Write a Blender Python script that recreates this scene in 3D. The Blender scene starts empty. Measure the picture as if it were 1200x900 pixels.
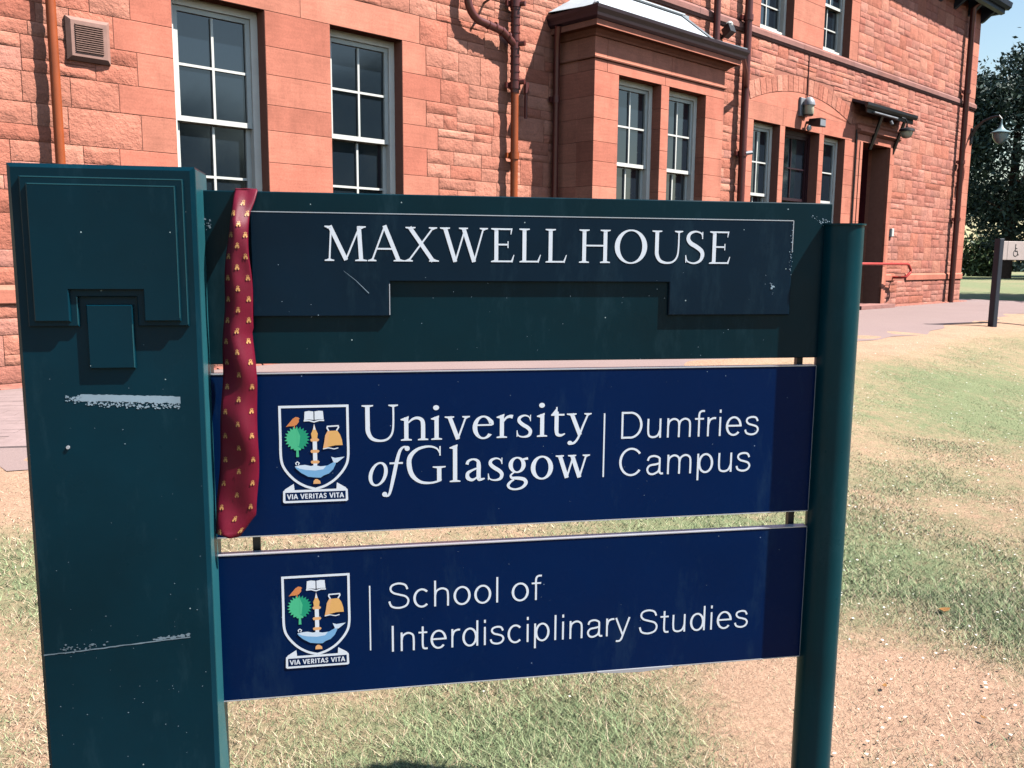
import bpy, bmesh, math, random
import numpy as np
from mathutils import Matrix, Vector
random.seed(7); rng = np.random.default_rng(7)
R = math.radians
scene = bpy.context.scene
# ------------------------------------------------------------------ camera
CAM_H = 1.4
cp, sp, cr, sr = math.cos(R(8.158)), math.sin(R(8.158)), math.cos(R(.4802)), math.sin(R(.4802))
Rw = np.array([[cr, -sr, 0], [sr, cr, 0], [0, 0, 1]]) @ np.array([[1, 0, 0], [0, -sp, -cp], [0, cp, -sp]])
cam_d = bpy.data.cameras.new('camera'); cam = bpy.data.objects.new('camera', cam_d)
scene.collection.objects.link(cam); scene.camera = cam
right, up, back = Rw[0], -Rw[1], -Rw[2]
cam.matrix_world = Matrix(((right[0], up[0], back[0], 0), (right[1], up[1], back[1], 0), (right[2], up[2], back[2], CAM_H), (0, 0, 0, 1)))
cam_d.sensor_width = 36; cam_d.lens = 36 * 1023.75 / 1200; cam_d.clip_start = .02; cam_d.clip_end = 3000
def project(P):                      # world point -> pixel of a 1200 x 900 picture
    c = Rw @ (np.array(P) - np.array([0, 0, CAM_H]))
    if c[2] < .1: return -9999, -9999, c[2]
    return 600 + 1023.75 * c[0] / c[2], 450 + 1023.75 * c[1] / c[2], c[2]
# ------------------------------------------------------------------ sky and sun
SUN_AZ, SUN_EL = R(-8.0), R(54)
world = bpy.data.worlds.new("World"); scene.world = world; world.use_nodes = True
nt = world.node_tree; sky = nt.nodes.new('ShaderNodeTexSky'); sky.sky_type = 'NISHITA'; sky.sun_disc = False
sky.sun_elevation = SUN_EL; sky.sun_rotation = math.atan2(math.cos(SUN_AZ), math.sin(SUN_AZ))
sky.air_density = 1.5; sky.dust_density = .2; sky.ozone_density = 2.0
nt.links.new(sky.outputs[0], nt.nodes['Background'].inputs[0]); nt.nodes['Background'].inputs[1].default_value = .075
sd = bpy.data.lights.new('sun', 'SUN'); sd.energy = 5; sd.angle = R(.5); sd.color = (1, .965, .91)
sun = bpy.data.objects.new('sun', sd); scene.collection.objects.link(sun)
sdir = Vector((math.cos(SUN_EL) * math.cos(SUN_AZ), math.cos(SUN_EL) * math.sin(SUN_AZ), math.sin(SUN_EL)))
sun.rotation_euler = sdir.to_track_quat('Z', 'Y').to_euler(); sun.location = sdir * 50
scene.view_settings.view_transform = 'Standard'; scene.view_settings.look = 'None'
scene.view_settings.gamma = 1; scene.view_settings.exposure = 1.05
scene.cycles.max_bounces = 6; scene.cycles.diffuse_bounces = 0; scene.cycles.use_denoising = True

# ------------------------------------------------------------------ materials
def lin(h):
    h = h.lstrip('#'); c = [int(h[i:i + 2], 16) / 255 for i in (0, 2, 4)]
    return tuple((x / 12.92 if x <= .04045 else ((x + .055) / 1.055) ** 2.4) for x in c) + (1,)
class N:
    def __init__(s, name):
        s.m = bpy.data.materials.new(name); s.m.use_nodes = True; s.t = s.m.node_tree; s.b = s.t.nodes['Principled BSDF']
    def n(s, kind, **k):
        x = s.t.nodes.new(kind)
        for a, v in k.items(): setattr(x, a, v)
        return x
    def l(s, a, b): s.t.links.new(a, b)
    def noise(s, scale, detail=4, rough=.6, vec=None, stretch=None):
        x = s.n('ShaderNodeTexNoise'); x.inputs['Scale'].default_value = scale; x.inputs['Detail'].default_value = detail
        x.inputs['Roughness'].default_value = rough
        if vec is None:
            g = s.n('ShaderNodeNewGeometry'); vec = g.outputs['Position']
        if stretch:
            mp = s.n('ShaderNodeMapping'); mp.inputs['Scale'].default_value = stretch; s.l(vec, mp.inputs['Vector']); vec = mp.outputs[0]
        s.l(vec, x.inputs['Vector']); return x.outputs['Fac']
    def ramp(s, fac, stops):
        x = s.n('ShaderNodeValToRGB'); e = x.color_ramp.elements
        while len(e) < len(stops): e.new(.5)
        for q, (p, c) in zip(e, stops): q.position = p; q.color = c if len(c) == 4 else (*c, 1)
        s.l(fac, x.inputs[0]); return x.outputs[0]
    def mix(s, fac, a, b, mode='MIX'):
        x = s.n('ShaderNodeMix', data_type='RGBA', blend_type=mode)
        for i, v in ((0, fac), (6, a), (7, b)):
            if hasattr(v, 'is_linked') or hasattr(v, 'links'): s.l(v, x.inputs[i])
            else: x.inputs[i].default_value = v
        return x.outputs[2]
    def math(s, op, a, b=0.):
        x = s.n('ShaderNodeMath', operation=op)
        for i, v in ((0, a), (1, b)):
            if hasattr(v, 'links'): s.l(v, x.inputs[i])
            else: x.inputs[i].default_value = v
        return x.outputs[0]
    def bump(s, h, strength=.5, dist=.01, prev=None):
        x = s.n('ShaderNodeBump'); x.inputs['Strength'].default_value = strength; x.inputs['Distance'].default_value = dist
        s.l(h, x.inputs['Height'])
        if prev is not None: s.l(prev, x.inputs['Normal'])
        s.l(x.outputs[0], s.b.inputs['Normal']); return x.outputs[0]
    def col(s, c):
        if hasattr(c, 'links'): s.l(c, s.b.inputs['Base Color'])
        else: s.b.inputs['Base Color'].default_value = c
    def set(s, rough=.5, spec=.5, metal=0.):
        s.b.inputs['Roughness'].default_value = rough; s.b.inputs['Specular IOR Level'].default_value = spec; s.b.inputs['Metallic'].default_value = metal
g4 = lambda v: (v, v, v, 1)

def sandstone(name, base, alt, rough_amt, grey=None):
    k = N(name); k.set(.92, .2)
    g = k.n('ShaderNodeNewGeometry'); oi = k.n('ShaderNodeObjectInfo')
    r = k.math('FRACT', k.math('ADD', g.outputs['Random Per Island'], oi.outputs['Random']))
    c = k.mix(r, lin(base), lin(alt))
    v = k.ramp(k.math('FRACT', k.math('MULTIPLY', r, 7.31)), [(0, g4(.86)), (1, g4(1.1))])
    c = k.mix(1., c, v, 'MULTIPLY')
    n1 = k.ramp(k.noise(3.2, 5), [(.3, g4(.84)), (.7, g4(1.1))]); c = k.mix(1., c, n1, 'MULTIPLY')
    n2 = k.ramp(k.noise(70, 3), [(.3, g4(.88)), (.7, g4(1.08))]); c = k.mix(1., c, n2, 'MULTIPLY')
    # bedding streaks of the stone
    n3 = k.ramp(k.noise(5, 4, .6, None, (1, 1, 9)), [(.35, g4(.92)), (.65, g4(1.05))]); c = k.mix(1., c, n3, 'MULTIPLY')
    st_ = k.ramp(k.noise(2.2, 5, .7, None, (2.2, 2.2, .35)), [(.52, g4(1)), (.85, g4(.72))]); c = k.mix(1., c, st_, 'MULTIPLY')
    if grey:
        c = k.mix(k.ramp(k.noise(1.7, 6, .7), [(.5, g4(0)), (.8, g4(.6))]), c, lin(grey))
    k.col(c)
    b = k.bump(k.noise(120, 3), .25, .004)
    if rough_amt:
        b = k.bump(k.noise(9, 6, .65), .9, .02 * rough_amt, b); k.bump(k.noise(32, 4, .7), .8, .008 * rough_amt, b)
    return k.m
M = {}
M['ashlar'] = sandstone('dressed sandstone', '#ca7a65', '#d38972', 0)
M['rubble'] = sandstone('rock faced sandstone', '#c17661', '#d18f79', 1.15)
M['rubble_fine'] = sandstone('weathered rubble sandstone', '#bd7463', '#cb8b79', .9, '#8b6260')
M['sillstone'] = sandstone('weathered sill sandstone', '#9a6a60', '#a67870', .15, '#75605e')
k = N('mortar'); k.set(.95, .1); k.col(k.mix(k.noise(14, 4), lin('#a06658'), lin('#b87c6a'))); k.bump(k.noise(60, 4), .5, .006); M['mortar'] = k.m

def paint(name, c1, rough=.35, spec=.5, bump=.0015, specks=True, var=.25, speck_col='#a9b8b8'):
    k = N(name); k.set(rough, spec)
    c = lin(c1); n1 = k.ramp(k.noise(2.3, 5, .6), [(.3, g4(1 - var)), (.75, g4(1 + var))]); cc = k.mix(1., c, n1, 'MULTIPLY')
    if specks:
        vo = k.n('ShaderNodeTexVoronoi'); vo.inputs['Scale'].default_value = 38
        g = k.n('ShaderNodeNewGeometry'); k.l(g.outputs['Position'], vo.inputs['Vector'])
        sel = k.math('LESS_THAN', vo.outputs['Distance'], .055)
        cs = k.n('ShaderNodeSeparateColor'); k.l(vo.outputs['Color'], cs.inputs[0])
        sel = k.math('MULTIPLY', sel, k.math('GREATER_THAN', cs.outputs[0], .9))
        cc = k.mix(sel, cc, lin(speck_col))
        # soft run marks and dust
        d = k.ramp(k.noise(9, 6, .75, None, (1, 1, .3)), [(.55, g4(0)), (.9, g4(.16))]); cc = k.mix(d, cc, lin('#5b7f8c'))
    k.col(cc)
    rr = k.ramp(k.noise(6, 4), [(.3, g4(rough * .8)), (.7, g4(min(1, rough * 1.35)))]); k.l(rr, k.b.inputs['Roughness'])
    if bump: k.bump(k.noise(2.5, 3), .35, bump * 3)
    return k.m
M['teal'] = paint('teal green gloss paint', '#032b38', .3, .12)
M['teal_header'] = paint('dark green header paint', '#02252f', .32, .12)
M['teal_navy'] = paint('navy green raised panel paint', '#051e2f', .34, .12)
M['teal_post'] = paint('green tube paint', '#02353e', .3, .14)
M['blue'] = paint('university blue vinyl', '#001e49', .25, .08, .001, True, .12, '#8090a8')
M['white'] = paint('white vinyl lettering', '#eef0f6', .5, .4, 0, False, .03)
M['sunlit_teal'] = paint('lighter teal with sunlight painted in', '#1f5962', .4, .4, 0, False, .2)  # teal lightened to paint in sunlight on the pillar's side and edges
M['alu'] = paint('bare aluminium edge', '#b9bcc6', .35, .6, 0, False, .1)
M['alu'].node_tree.nodes['Principled BSDF'].inputs['Metallic'].default_value = .4
M['residue'] = paint('scraped adhesive residue', '#8fa0ab', .7, .3, 0, False, .5)
def flat(name, c, rough=.6, spec=.4, metal=0., var=.12, sc=8, bump=0.):
    k = N(name); k.set(rough, spec, metal)
    k.col(k.mix(1., lin(c), k.ramp(k.noise(sc, 4), [(.3, g4(1 - var)), (.7, g4(1 + var))]), 'MULTIPLY'))
    if bump: k.bump(k.noise(sc * 6, 4), .5, bump)
    return k.m
for nm, c in dict(orange='#e08a52', lorange='#f2b47a', green='#4fc08c', dgreen='#1f9a74', fish='#7fb2dc', fishlight='#dbe7f5', gold='#f0b56c', tan='#c98f7c').items():
    M['crest_' + nm] = flat('crest ' + nm, c, .5, .4, 0, .03)
k = N('crimson silk tie'); k.set(.5, .3); 
c = k.mix(1., lin('#690825'), k.ramp(k.noise(22, 3), [(.3, g4(.85)), (.7, g4(1.12))]), 'MULTIPLY'); k.col(c)
wv = k.n('ShaderNodeTexWave'); wv.inputs['Scale'].default_value = 420; wv.bands_direction = 'DIAGONAL'
g = k.n('ShaderNodeNewGeometry'); k.l(g.outputs['Position'], wv.inputs['Vector']); k.bump(wv.outputs['Fac'], .2, .0006); M['tie'] = k.m
M['tie_gold'] = flat('gold thread', '#c08c54', .5, .5, .0, .2, 90)
M['cream'] = flat('cream window paint', '#fff2e6', .5, .4, 0, .06, 5)
M['whitepaint'] = flat('white sash paint', '#d6d4cd', .45, .4, 0, .06, 7)
M['maroon'] = flat('maroon joinery paint', '#4f2029', .5, .4, 0, .12)
M['darkframe'] = flat('dark plum joinery paint', '#2b1620', .5, .4, 0, .1)
M['door'] = flat('dark maroon door', '#47161f', .5, .4, 0, .1)
M['pipe_orange'] = flat('terracotta pipe paint', '#9c4a22', .42, .5, 0, .15, 4)
M['pipe_maroon'] = flat('maroon pipe paint', '#5c2a27', .4, .5, 0, .15, 4)
M['gutter'] = flat('dark gutter paint', '#30212b', .5, .4, 0, .2, 5)
M['lead'] = flat('pale lead roofing', '#a9afb5', .55, .4, 0, .12, 5, .004)
M['slate'] = flat('roof slate', '#3c434d', .7, .4, 0, .2, 4, .01)
M['eave'] = flat('blue black eave paint', '#1d2636', .5, .5, 0, .15)
M['black'] = flat('black metal', '#15161c', .45, .5, 0, .2)
M['greymetal'] = flat('weathered grey metal', '#8b8d92', .5, .5, .1, .15)
M['redrail'] = flat('red handrail paint', '#c03a34', .4, .5, 0, .1)
M['vent'] = flat('pinkish vent frame', '#9a766b', .7, .3, 0, .12, 12)
M['vent_dark'] = flat('perforated vent mesh', '#6d5249', .8, .3, 0, .3, 60)
M['signpink'] = flat('off white sign panel', '#c9b6ae', .5, .4, 0, .06)
M['lamp_glass'] = flat('frosted lamp glass', '#d9cdb2', .25, .6, 0, .05)
M['lantern'] = flat('green grey lantern metal', '#7d9498', .5, .5, .2, .1)
M['lantern_glass'] = flat('dusty lantern glass', '#8fa5a5', .15, .6, 0, .1)
M['bark'] = flat('bark', '#4a3a30', .9, .2, 0, .3, 6, .02)
k = N('window glass'); k.set(.075, .8); k.col(lin('#1c262f')); k.b.inputs['IOR'].default_value = 1.6
k.bump(k.noise(1.3, 2), .05, .012); M['glass'] = k.m
# path
k = N('pinkish tarmac'); k.set(.9, .2)
c = k.mix(k.noise(1.2, 5), lin('#8d7875'), lin('#9d8782')); c = k.mix(1., c, k.ramp(k.noise(160, 3), [(.3, g4(.78)), (.7, g4(1.12))]), 'MULTIPLY'); k.col(c)
k.bump(k.noise(140, 3), .5, .005); M['path'] = k.m
M['paver'] = flat('pale pink paver', '#998380', .9, .2, 0, .12, 9, .004)
M['kerb'] = flat('brick kerb', '#a86a5c', .9, .2, 0, .2, 9, .004)
# ground: 'green' attribute says how green (1) or dried out (0) the turf is there
def turf(name, tan, tan2, grn, grn2, fine, bump):
    k = N(name); k.set(.95, .12)
    a = k.n('ShaderNodeAttribute', attribute_name='green')
    n = k.noise(fine, 5, .7)
    t = k.mix(n, lin(tan), lin(tan2)); gcol = k.mix(k.noise(fine * 1.7, 4, .7), lin(grn), lin(grn2))
    f = k.math('ADD', a.outputs['Fac'], k.math('MULTIPLY', k.math('SUBTRACT', k.noise(fine * .35, 8, .85), .5), 2.0))
    f = k.ramp(f, [(.15, g4(0)), (.95, g4(1))])
    c = k.mix(f, t, gcol)
    c = k.mix(1., c, k.ramp(k.noise(fine * 4, 3, .8), [(.3, g4(.68)), (.7, g4(1.22))]), 'MULTIPLY')
    c = k.mix(1., c, k.ramp(k.noise(2.2, 8, .8), [(.3, g4(.84)), (.7, g4(1.1))]), 'MULTIPLY')
    k.col(c)
    if bump: k.bump(k.noise(fine * 1.2, 6, .8), .9, bump)
    return k.m
M['lawn'] = turf('dry lawn', '#a8836c', '#d0ab90', '#6c7754', '#949873', 26, .02)
k = N('grass blades'); k.set(.7, .2)
a = k.n('ShaderNodeAttribute', attribute_name='green'); g = k.n('ShaderNodeNewGeometry')
f = k.ramp(k.math('ADD', a.outputs['Fac'], k.math('MULTIPLY', k.math('SUBTRACT', g.outputs['Random Per Island'], .5), 1.4)), [(.35, g4(0)), (.6, g4(1))])
r2 = k.math('FRACT', k.math('MULTIPLY', g.outputs['Random Per Island'], 13.7))
k.col(k.mix(f, k.mix(r2, lin('#b6957a'), lin('#ead6b8')), k.mix(r2, lin('#728a60'), lin('#b0ba8c'))))
M['blade'] = k.m
def leafmat(name, a, b):
    k = N(name); k.set(.6, .35); g = k.n('ShaderNodeNewGeometry')
    k.col(k.mix(g.outputs['Random Per Island'], lin(a), lin(b))); k.b.inputs['Subsurface Weight'].default_value = 0
    return k.m
M['leaf'] = leafmat('dark tree foliage', '#1d2f2a', '#46584a')
M['leaf2'] = leafmat('mid green foliage', '#33482f', '#6a7d50')
M['litter'] = flat('dry fallen leaf', '#8d6236', .8, .2, 0, .3, 40)
M['daisy'] = flat('small white flower heads', '#e5e2d6', .7, .2, 0, .1)

# ------------------------------------------------------------------ mesh helpers
C = scene.collection
class MB:
    """collects faces; coordinates are (along, out, up) in the frame of the parent"""
    def __init__(s): s.v = []; s.f = []; s.mi = []
    def add(s, vs, fs, mi=0):
        o = len(s.v); s.v += [(a, -b, c) for a, b, c in vs]; s.f += [tuple(i + o for i in q) for q in fs]; s.mi += [mi] * len(fs); return s
    def box(s, u0, u1, w0, w1, z0, z1, mi=0):
        v = [(u, w, z) for z in (z0, z1) for w in (w0, w1) for u in (u0, u1)]
        return s.add(v, [(0, 1, 3, 2), (4, 6, 7, 5), (0, 4, 5, 1), (2, 3, 7, 6), (0, 2, 6, 4), (1, 5, 7, 3)], mi)
    def cbox(s, u0, u1, w0, w1, z0, z1, c=.004, mi=0):      # front face chamfered
        return s.prism([(u0, z0), (u1, z0), (u1, z1), (u0, z1)], w0, w1, c, mi)
    def prism(s, poly, w0, w1, c=0., mi=0):                 # outline in (along, up), extruded outwards w0 -> w1
        ar = sum(poly[i][0] * poly[(i + 1) % len(poly)][1] - poly[(i + 1) % len(poly)][0] * poly[i][1] for i in range(len(poly)))
        if ar < 0: poly = poly[::-1]
        n = len(poly); rings = [[(x, w0, z) for x, z in poly], [(x, w1 - c, z) for x, z in poly]]
        if c > 0: rings.append([(x, w1, z) for x, z in inset(poly, c)])
        vs = [p for r in rings for p in r]; fs = []
        for k in range(len(rings) - 1):
            for i in range(n): j = (i + 1) % n; fs.append((k * n + i, k * n + j, (k + 1) * n + j, (k + 1) * n + i))
        fs.append(tuple((len(rings) - 1) * n + i for i in range(n))); fs.append(tuple(range(n))[::-1])
        return s.add(vs, fs, mi)
    def profile(s, prof, u0, u1, mi=0, miter=(0, 0)):       # closed profile in (out, up) run along u; ends mitred by out*miter
        n = len(prof); vs = [(u0 - w * miter[0], w, z) for w, z in prof] + [(u1 + w * miter[1], w, z) for w, z in prof]
        fs = [(i, (i + 1) % n, n + (i + 1) % n, n + i) for i in range(n)] + [tuple(range(n)), tuple(range(n, 2 * n))]
        return s.add(vs, fs, mi)
    def tube(s, pts, r, n=12, mi=0, cap=True):
        pts = [Vector(p) for p in pts]; rs = r if isinstance(r, (list, tuple)) else [r] * len(pts)
        vs = []; fs = []; prev = None
        for i, p in enumerate(pts):
            d = (pts[min(i + 1, len(pts) - 1)] - pts[max(i - 1, 0)]).normalized()
            if prev is None: a = d.orthogonal().normalized()
            else: a = (prev - d * prev.dot(d)).normalized()
            prev = a; b = d.cross(a)
            for k in range(n):
                t = 2 * math.pi * k / n; vs.append(tuple(p + (a * math.cos(t) + b * math.sin(t)) * rs[i]))
        for i in range(len(pts) - 1):
            for k in range(n): j = (k + 1) % n; fs.append((i * n + k, i * n + j, (i + 1) * n + j, (i + 1) * n + k))
        if cap: fs += [tuple(range(n))[::-1], tuple((len(pts) - 1) * n + k for k in range(n))]
        return s.add(vs, fs, mi)
    def lathe(s, prof, u, w, n=16, mi=0):                   # (radius, up) turned about a vertical axis
        vs = []; fs = []
        for r_, z in prof:
            for k in range(n): t = 2 * math.pi * k / n; vs.append((u + r_ * math.cos(t), w + r_ * math.sin(t), z))
        for i in range(len(prof) - 1):
            for k in range(n): j = (k + 1) % n; fs.append((i * n + k, i * n + j, (i + 1) * n + j, (i + 1) * n + k))
        return s.add(vs, fs, mi)
    def build(s, name, mats, parent=None, smooth=False, fix=True):
        me = bpy.data.meshes.new(name); me.from_pydata(s.v, [], s.f)
        mats = mats if isinstance(mats, (list, tuple)) else [mats]
        for m in mats: me.materials.append(m)
        if len(mats) > 1: me.polygons.foreach_set('material_index', s.mi)
        if fix:
            b = bmesh.new(); b.from_mesh(me); bmesh.ops.recalc_face_normals(b, faces=b.faces); b.to_mesh(me); b.free()
        if smooth:
            me.polygons.foreach_set('use_smooth', [True] * len(me.polygons))
            try: me.set_sharp_from_angle(angle=R(40))
            except Exception: pass
        o = bpy.data.objects.new(name, me); C.objects.link(o); o.parent = parent; return o
def inset(poly, c):
    n = len(poly); out = []
    for i in range(n):
        p0, p1, p2 = Vector(poly[i - 1]), Vector(poly[i]), Vector(poly[(i + 1) % n])
        a = (p1 - p0).normalized(); b = (p2 - p1).normalized(); na = Vector((-a.y, a.x)); nb = Vector((-b.y, b.x))
        m = (na + nb); d = m.dot(na)
        m = m / d if abs(d) > 1e-6 else na
        q = p1 + m * c; out.append((q.x, q.y))
    return out
def tag(o, label=None, cat=None, group=None, kind=None):
    for k_, v in (('label', label), ('category', cat), ('group', group), ('kind', kind)):
        if v: o[k_] = v
    return o
def thing(name, label, cat, loc=(0, 0, 0), rz=0, group=None):
    o = bpy.data.objects.new(name, None); C.objects.link(o); o.location = loc; o.rotation_euler = (0, 0, rz); o.empty_display_size = .1
    return tag(o, label, cat, group)

# frames: facade (along u, out w) and sign (along s, out t)
FY, FO = R(43.809), np.array([-1.812, 8.791, 0.]); fd = np.array([math.cos(FY), math.sin(FY), 0]); fn = np.array([math.sin(FY), -math.cos(FY), 0])
def FW(u, w, z): return FO + fd * u + fn * w + np.array([0, 0, z])
SY, SO = R(10.434), (.001, 1.928, 0.)

# ------------------------------------------------------------------ ground
def gz(X, Y):
    X = np.asarray(X, float); Y = np.asarray(Y, float)
    u = (X - FO[0]) * fd[0] + (Y - FO[1]) * fd[1]; w = (X - FO[0]) * fn[0] + (Y - FO[1]) * fn[1]
    base = .36 + .13 * np.clip((u + 3) / 14, 0, 1)
    t = np.clip((w - 2.7) / 3.3, 0, 1); far = np.clip((u - 17) / 12, 0, 1)
    t = t * (1 - far)
    return base * (1 - t * t * (3 - 2 * t))
_w = [(rng.uniform(-1, 1, 2) * f, rng.uniform(0, 6.28), a) for f, a in ((1.1, .3), (1.9, .3), (2.8, .28), (4.5, .2), (7, .18), (11, .14), (1.5, .3), (3.6, .2), (16, .12), (23, .1))]
BLOBS = [(-.15, 2.3, .75, .3, .5), (1.3, 2.7, .5, .42, -.95), (.75, 2.35, .25, .4, -.5), (1.9, 3.9, .8, .5, .15), (1.95, 3.15, .3, .25, .15),
         (-.7, 4.1, 1.0, .5, -.6), (.75, 4.5, .5, .6, .3), (3.6, 7.2, 1.6, .9, .2), (.9, 2.9, .5, .2, -.3), (2.5, 5.4, .9, .35, .35),
         (-1.6, 2.6, .4, .3, -.3), (-1.75, 3.1, .35, .35, .3), (-2.1, 3.9, .6, .4, -.4), (5.5, 8.8, 2., .5, .35), (1.5, 3.4, .3, .3, -.3)]
def green(X, Y):
    X = np.asarray(X, float); Y = np.asarray(Y, float); w = (X - FO[0]) * fn[0] + (Y - FO[1]) * fn[1]; u = (X - FO[0]) * fd[0] + (Y - FO[1]) * fd[1]
    g = .60 + 0 * X
    for (k_, p, a) in _w: g = g + .27 * a * np.sin(k_[0] * X + k_[1] * Y + p)
    for (x, y, rx, ry, a) in BLOBS: g = g + a * np.exp(-((X - x) / rx) ** 2 - ((Y - y) / ry) ** 2)
    g = g - .75 * np.exp(-((w - 2.9) / .55) ** 2) * (u < 17)
    g = g + .35 * (Y > 19)
    return np.clip(g, 0, 1)
def axis(lo, hi, core0, core1, st):
    a = list(np.arange(core0, core1, st)); x, d = core1, st
    while x < hi: a.append(x); d *= 1.13; x += d
    a.append(hi); x, d, b = core0, st, []
    while x > lo: d *= 1.13; x -= d; b.append(max(x, lo))
    return np.array(sorted(set(b + a)))
xs, ys = axis(-400, 700, -3.5, 7, .09), axis(-120, 900, 1.2, 9, .09)
XX, YY = np.meshgrid(xs, ys); ZZ = gz(XX, YY) + .006 * np.sin(XX * 5.1 + 1) * np.sin(YY * 4.3)
nx, ny = len(xs), len(ys); idx = np.arange(nx * ny).reshape(ny, nx)
me = bpy.data.meshes.new('lawn')
me.from_pydata(np.stack([XX.ravel(), YY.ravel(), ZZ.ravel()], 1).tolist(), [], np.stack([idx[:-1, :-1].ravel(), idx[:-1, 1:].ravel(), idx[1:, 1:].ravel(), idx[1:, :-1].ravel()], 1).tolist())
at = me.attributes.new('green', 'FLOAT', 'POINT'); at.data.foreach_set('value', green(XX, YY).ravel().astype(np.float32))
me.materials.append(M['lawn']); me.polygons.foreach_set('use_smooth', [True] * len(me.polygons))
lawn = bpy.data.objects.new('lawn', me); C.objects.link(lawn); tag(lawn, kind='structure')
# path along the building, bending round its far corner
def edge(u): return 2.45 + .1 * math.sin(u * 1.9) + .05 * math.sin(u * 5.3 + 1) + (.5 if u < 6 else .5 - .3 * min(1, (u - 6) / 5)) - .25 * max(0, min(1, (u - 11) / 6))
b = MB(); us = np.arange(-3.68, 18.6, .12)
vs = []; fs = []
for u in us:
    e = edge(u); w0 = -.02 if u < 17.1 else -6
    for t in (0, .25, .5, .75, 1.):
        w = w0 + (e - w0) * t; P = FW(u, w, 0); vs.append((P[0], P[1], float(gz(P[0], P[1])) + .012 - (.012 if t == 1. else 0)))
for i in range(len(us) - 1):
    for j in range(4): a = i * 5 + j; fs.append((a, a + 1, a + 6, a + 5))
me = bpy.data.meshes.new('path'); me.from_pydata(vs, [], fs); me.materials.append(M['path'])
path = bpy.data.objects.new('path', me); C.objects.link(path); tag(path, kind='structure')
def unit_box(name, mat, d=.04):
    m = MB().cbox(-.5, .5, -d, 0, -.5, .5, 0).v
    b_ = MB().prism([(-.5, -.5), (.5, -.5), (.5, .5), (-.5, .5)], -1, 0, .0)
    me = bpy.data.meshes.new(name); me.from_pydata(b_.v, [], b_.f); me.materials.append(mat); return me
# herringbone pavers seen left of the pillar
pv = bpy.data.meshes.new('paving_block')
bb = MB().box(-.0987, .0987, -.0487, .0487, -.03, 0); bb.v = [(x, y, z) for x, y, z in bb.v]; pv.from_pydata(bb.v, [], bb.f); pv.materials.append(M['paver'])
ca, sa = math.cos(R(32)), math.sin(R(32))
for i in range(-12, 13):
    for j in range(-7, 8):
        cx, cy = j * .2 + (i % 2) * .1, i * .1
        uu, ww = -3.15 + cx * ca - cy * sa, 1.4 + cx * sa + cy * ca
        if not (-3.55 < uu < -2.7 and .25 < ww < 2.45): continue
        P = FW(uu, ww, 0); o = bpy.data.objects.new('paving_block', pv); C.objects.link(o); o.parent = path
        o.location = (P[0], P[1], float(gz(P[0], P[1])) + .0145 + random.uniform(0, .002)); o.rotation_euler = (0, 0, FY + R(-32))
# ------------------------------------------------------------------ building
B = thing('sandstone_building', 'long red sandstone building with sash windows behind the sign', 'building', tuple(FO), FY)
UL, UR, ZT = -7., 17., 7.03
OPEN = [(-1.51, -.65, 1.55, 3.62), (.04, .90, 1.55, 3.62), (7.71, 8.52, 1.55, 3.59), (8.68, 9.85, 1.55, 3.59), (10.02, 10.81, 1.55, 3.59),
        (11.44, 12.64, .5, 3.6), (7.77, 8.77, 4.98, 6.6), (9.80, 10.77, 4.98, 6.6)]
bu = sorted({UL, UR} | {o[0] for o in OPEN} | {o[1] for o in OPEN}); bz = sorted({-.3, ZT} | {o[2] for o in OPEN} | {o[3] for o in OPEN})
m = MB()
for i in range(len(bu) - 1):
    for j in range(len(bz) - 1):
        cu, cz = (bu[i] + bu[i + 1]) / 2, (bz[j] + bz[j + 1]) / 2
        if not any(o[0] < cu < o[1] and o[2] < cz < o[3] for o in OPEN): m.box(bu[i], bu[i + 1], -.32, -.004, bz[j], bz[j + 1])
m.box(UL, UL + .3, -9, -.32, -.3, ZT); m.box(UR - .3, UR, -9, -.32, -.3, ZT); m.box(UL, UR, -9.3, -9, -.3, ZT)
m.build('wall', M['mortar'], B, fix=False)
# roof
ov = .42
m = MB(); v = [(UL - ov, ov, ZT + .12), (UR + ov, ov, ZT + .12), (UR + ov, -9.3 - ov, ZT + .12), (UL - ov, -9.3 - ov, ZT + .12), (UL + 4.6, -4.6, ZT + 3.2), (UR - 4.6, -4.6, ZT + 3.2)]
m.add(v, [(0, 1, 5, 4), (1, 2, 5), (2, 3, 4, 5), (3, 0, 4), (0, 3, 2, 1)])
roof = m.build('roof', M['slate'], B)
m = MB(); m.box(UL - .35, UR + .35, -9.6, .35, ZT - .0, ZT + .1); m.build('soffit', M['eave'], roof, fix=False)
m = MB(); m.profile([(.33, ZT - .02), (.40, ZT - .03), (.46, ZT + .02), (.48, ZT + .12), (.33, ZT + .12)], UL - .4, UR + .46)
m.profile([(.28, ZT - .13), (.36, ZT - .11), (.36, ZT + .05), (.28, ZT + .05)], UL - .3, UR + .36)
m.box(UR + .34, UR + .46, -9.6, .33, ZT - .02, ZT + .12); m.box(UR + .26, UR + .34, -9.6, .28, ZT - .12, ZT + .03)
m.build('gutter', M['eave'], roof)
for u in np.arange(12.2, 17.1, .8):
    MB().profile([(.0, ZT - .32), (.05, ZT - .3), (.3, ZT - .1), (.3, ZT), (0, ZT)], u - .05, u + .05).build('eave_bracket', M['eave'], roof)

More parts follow.
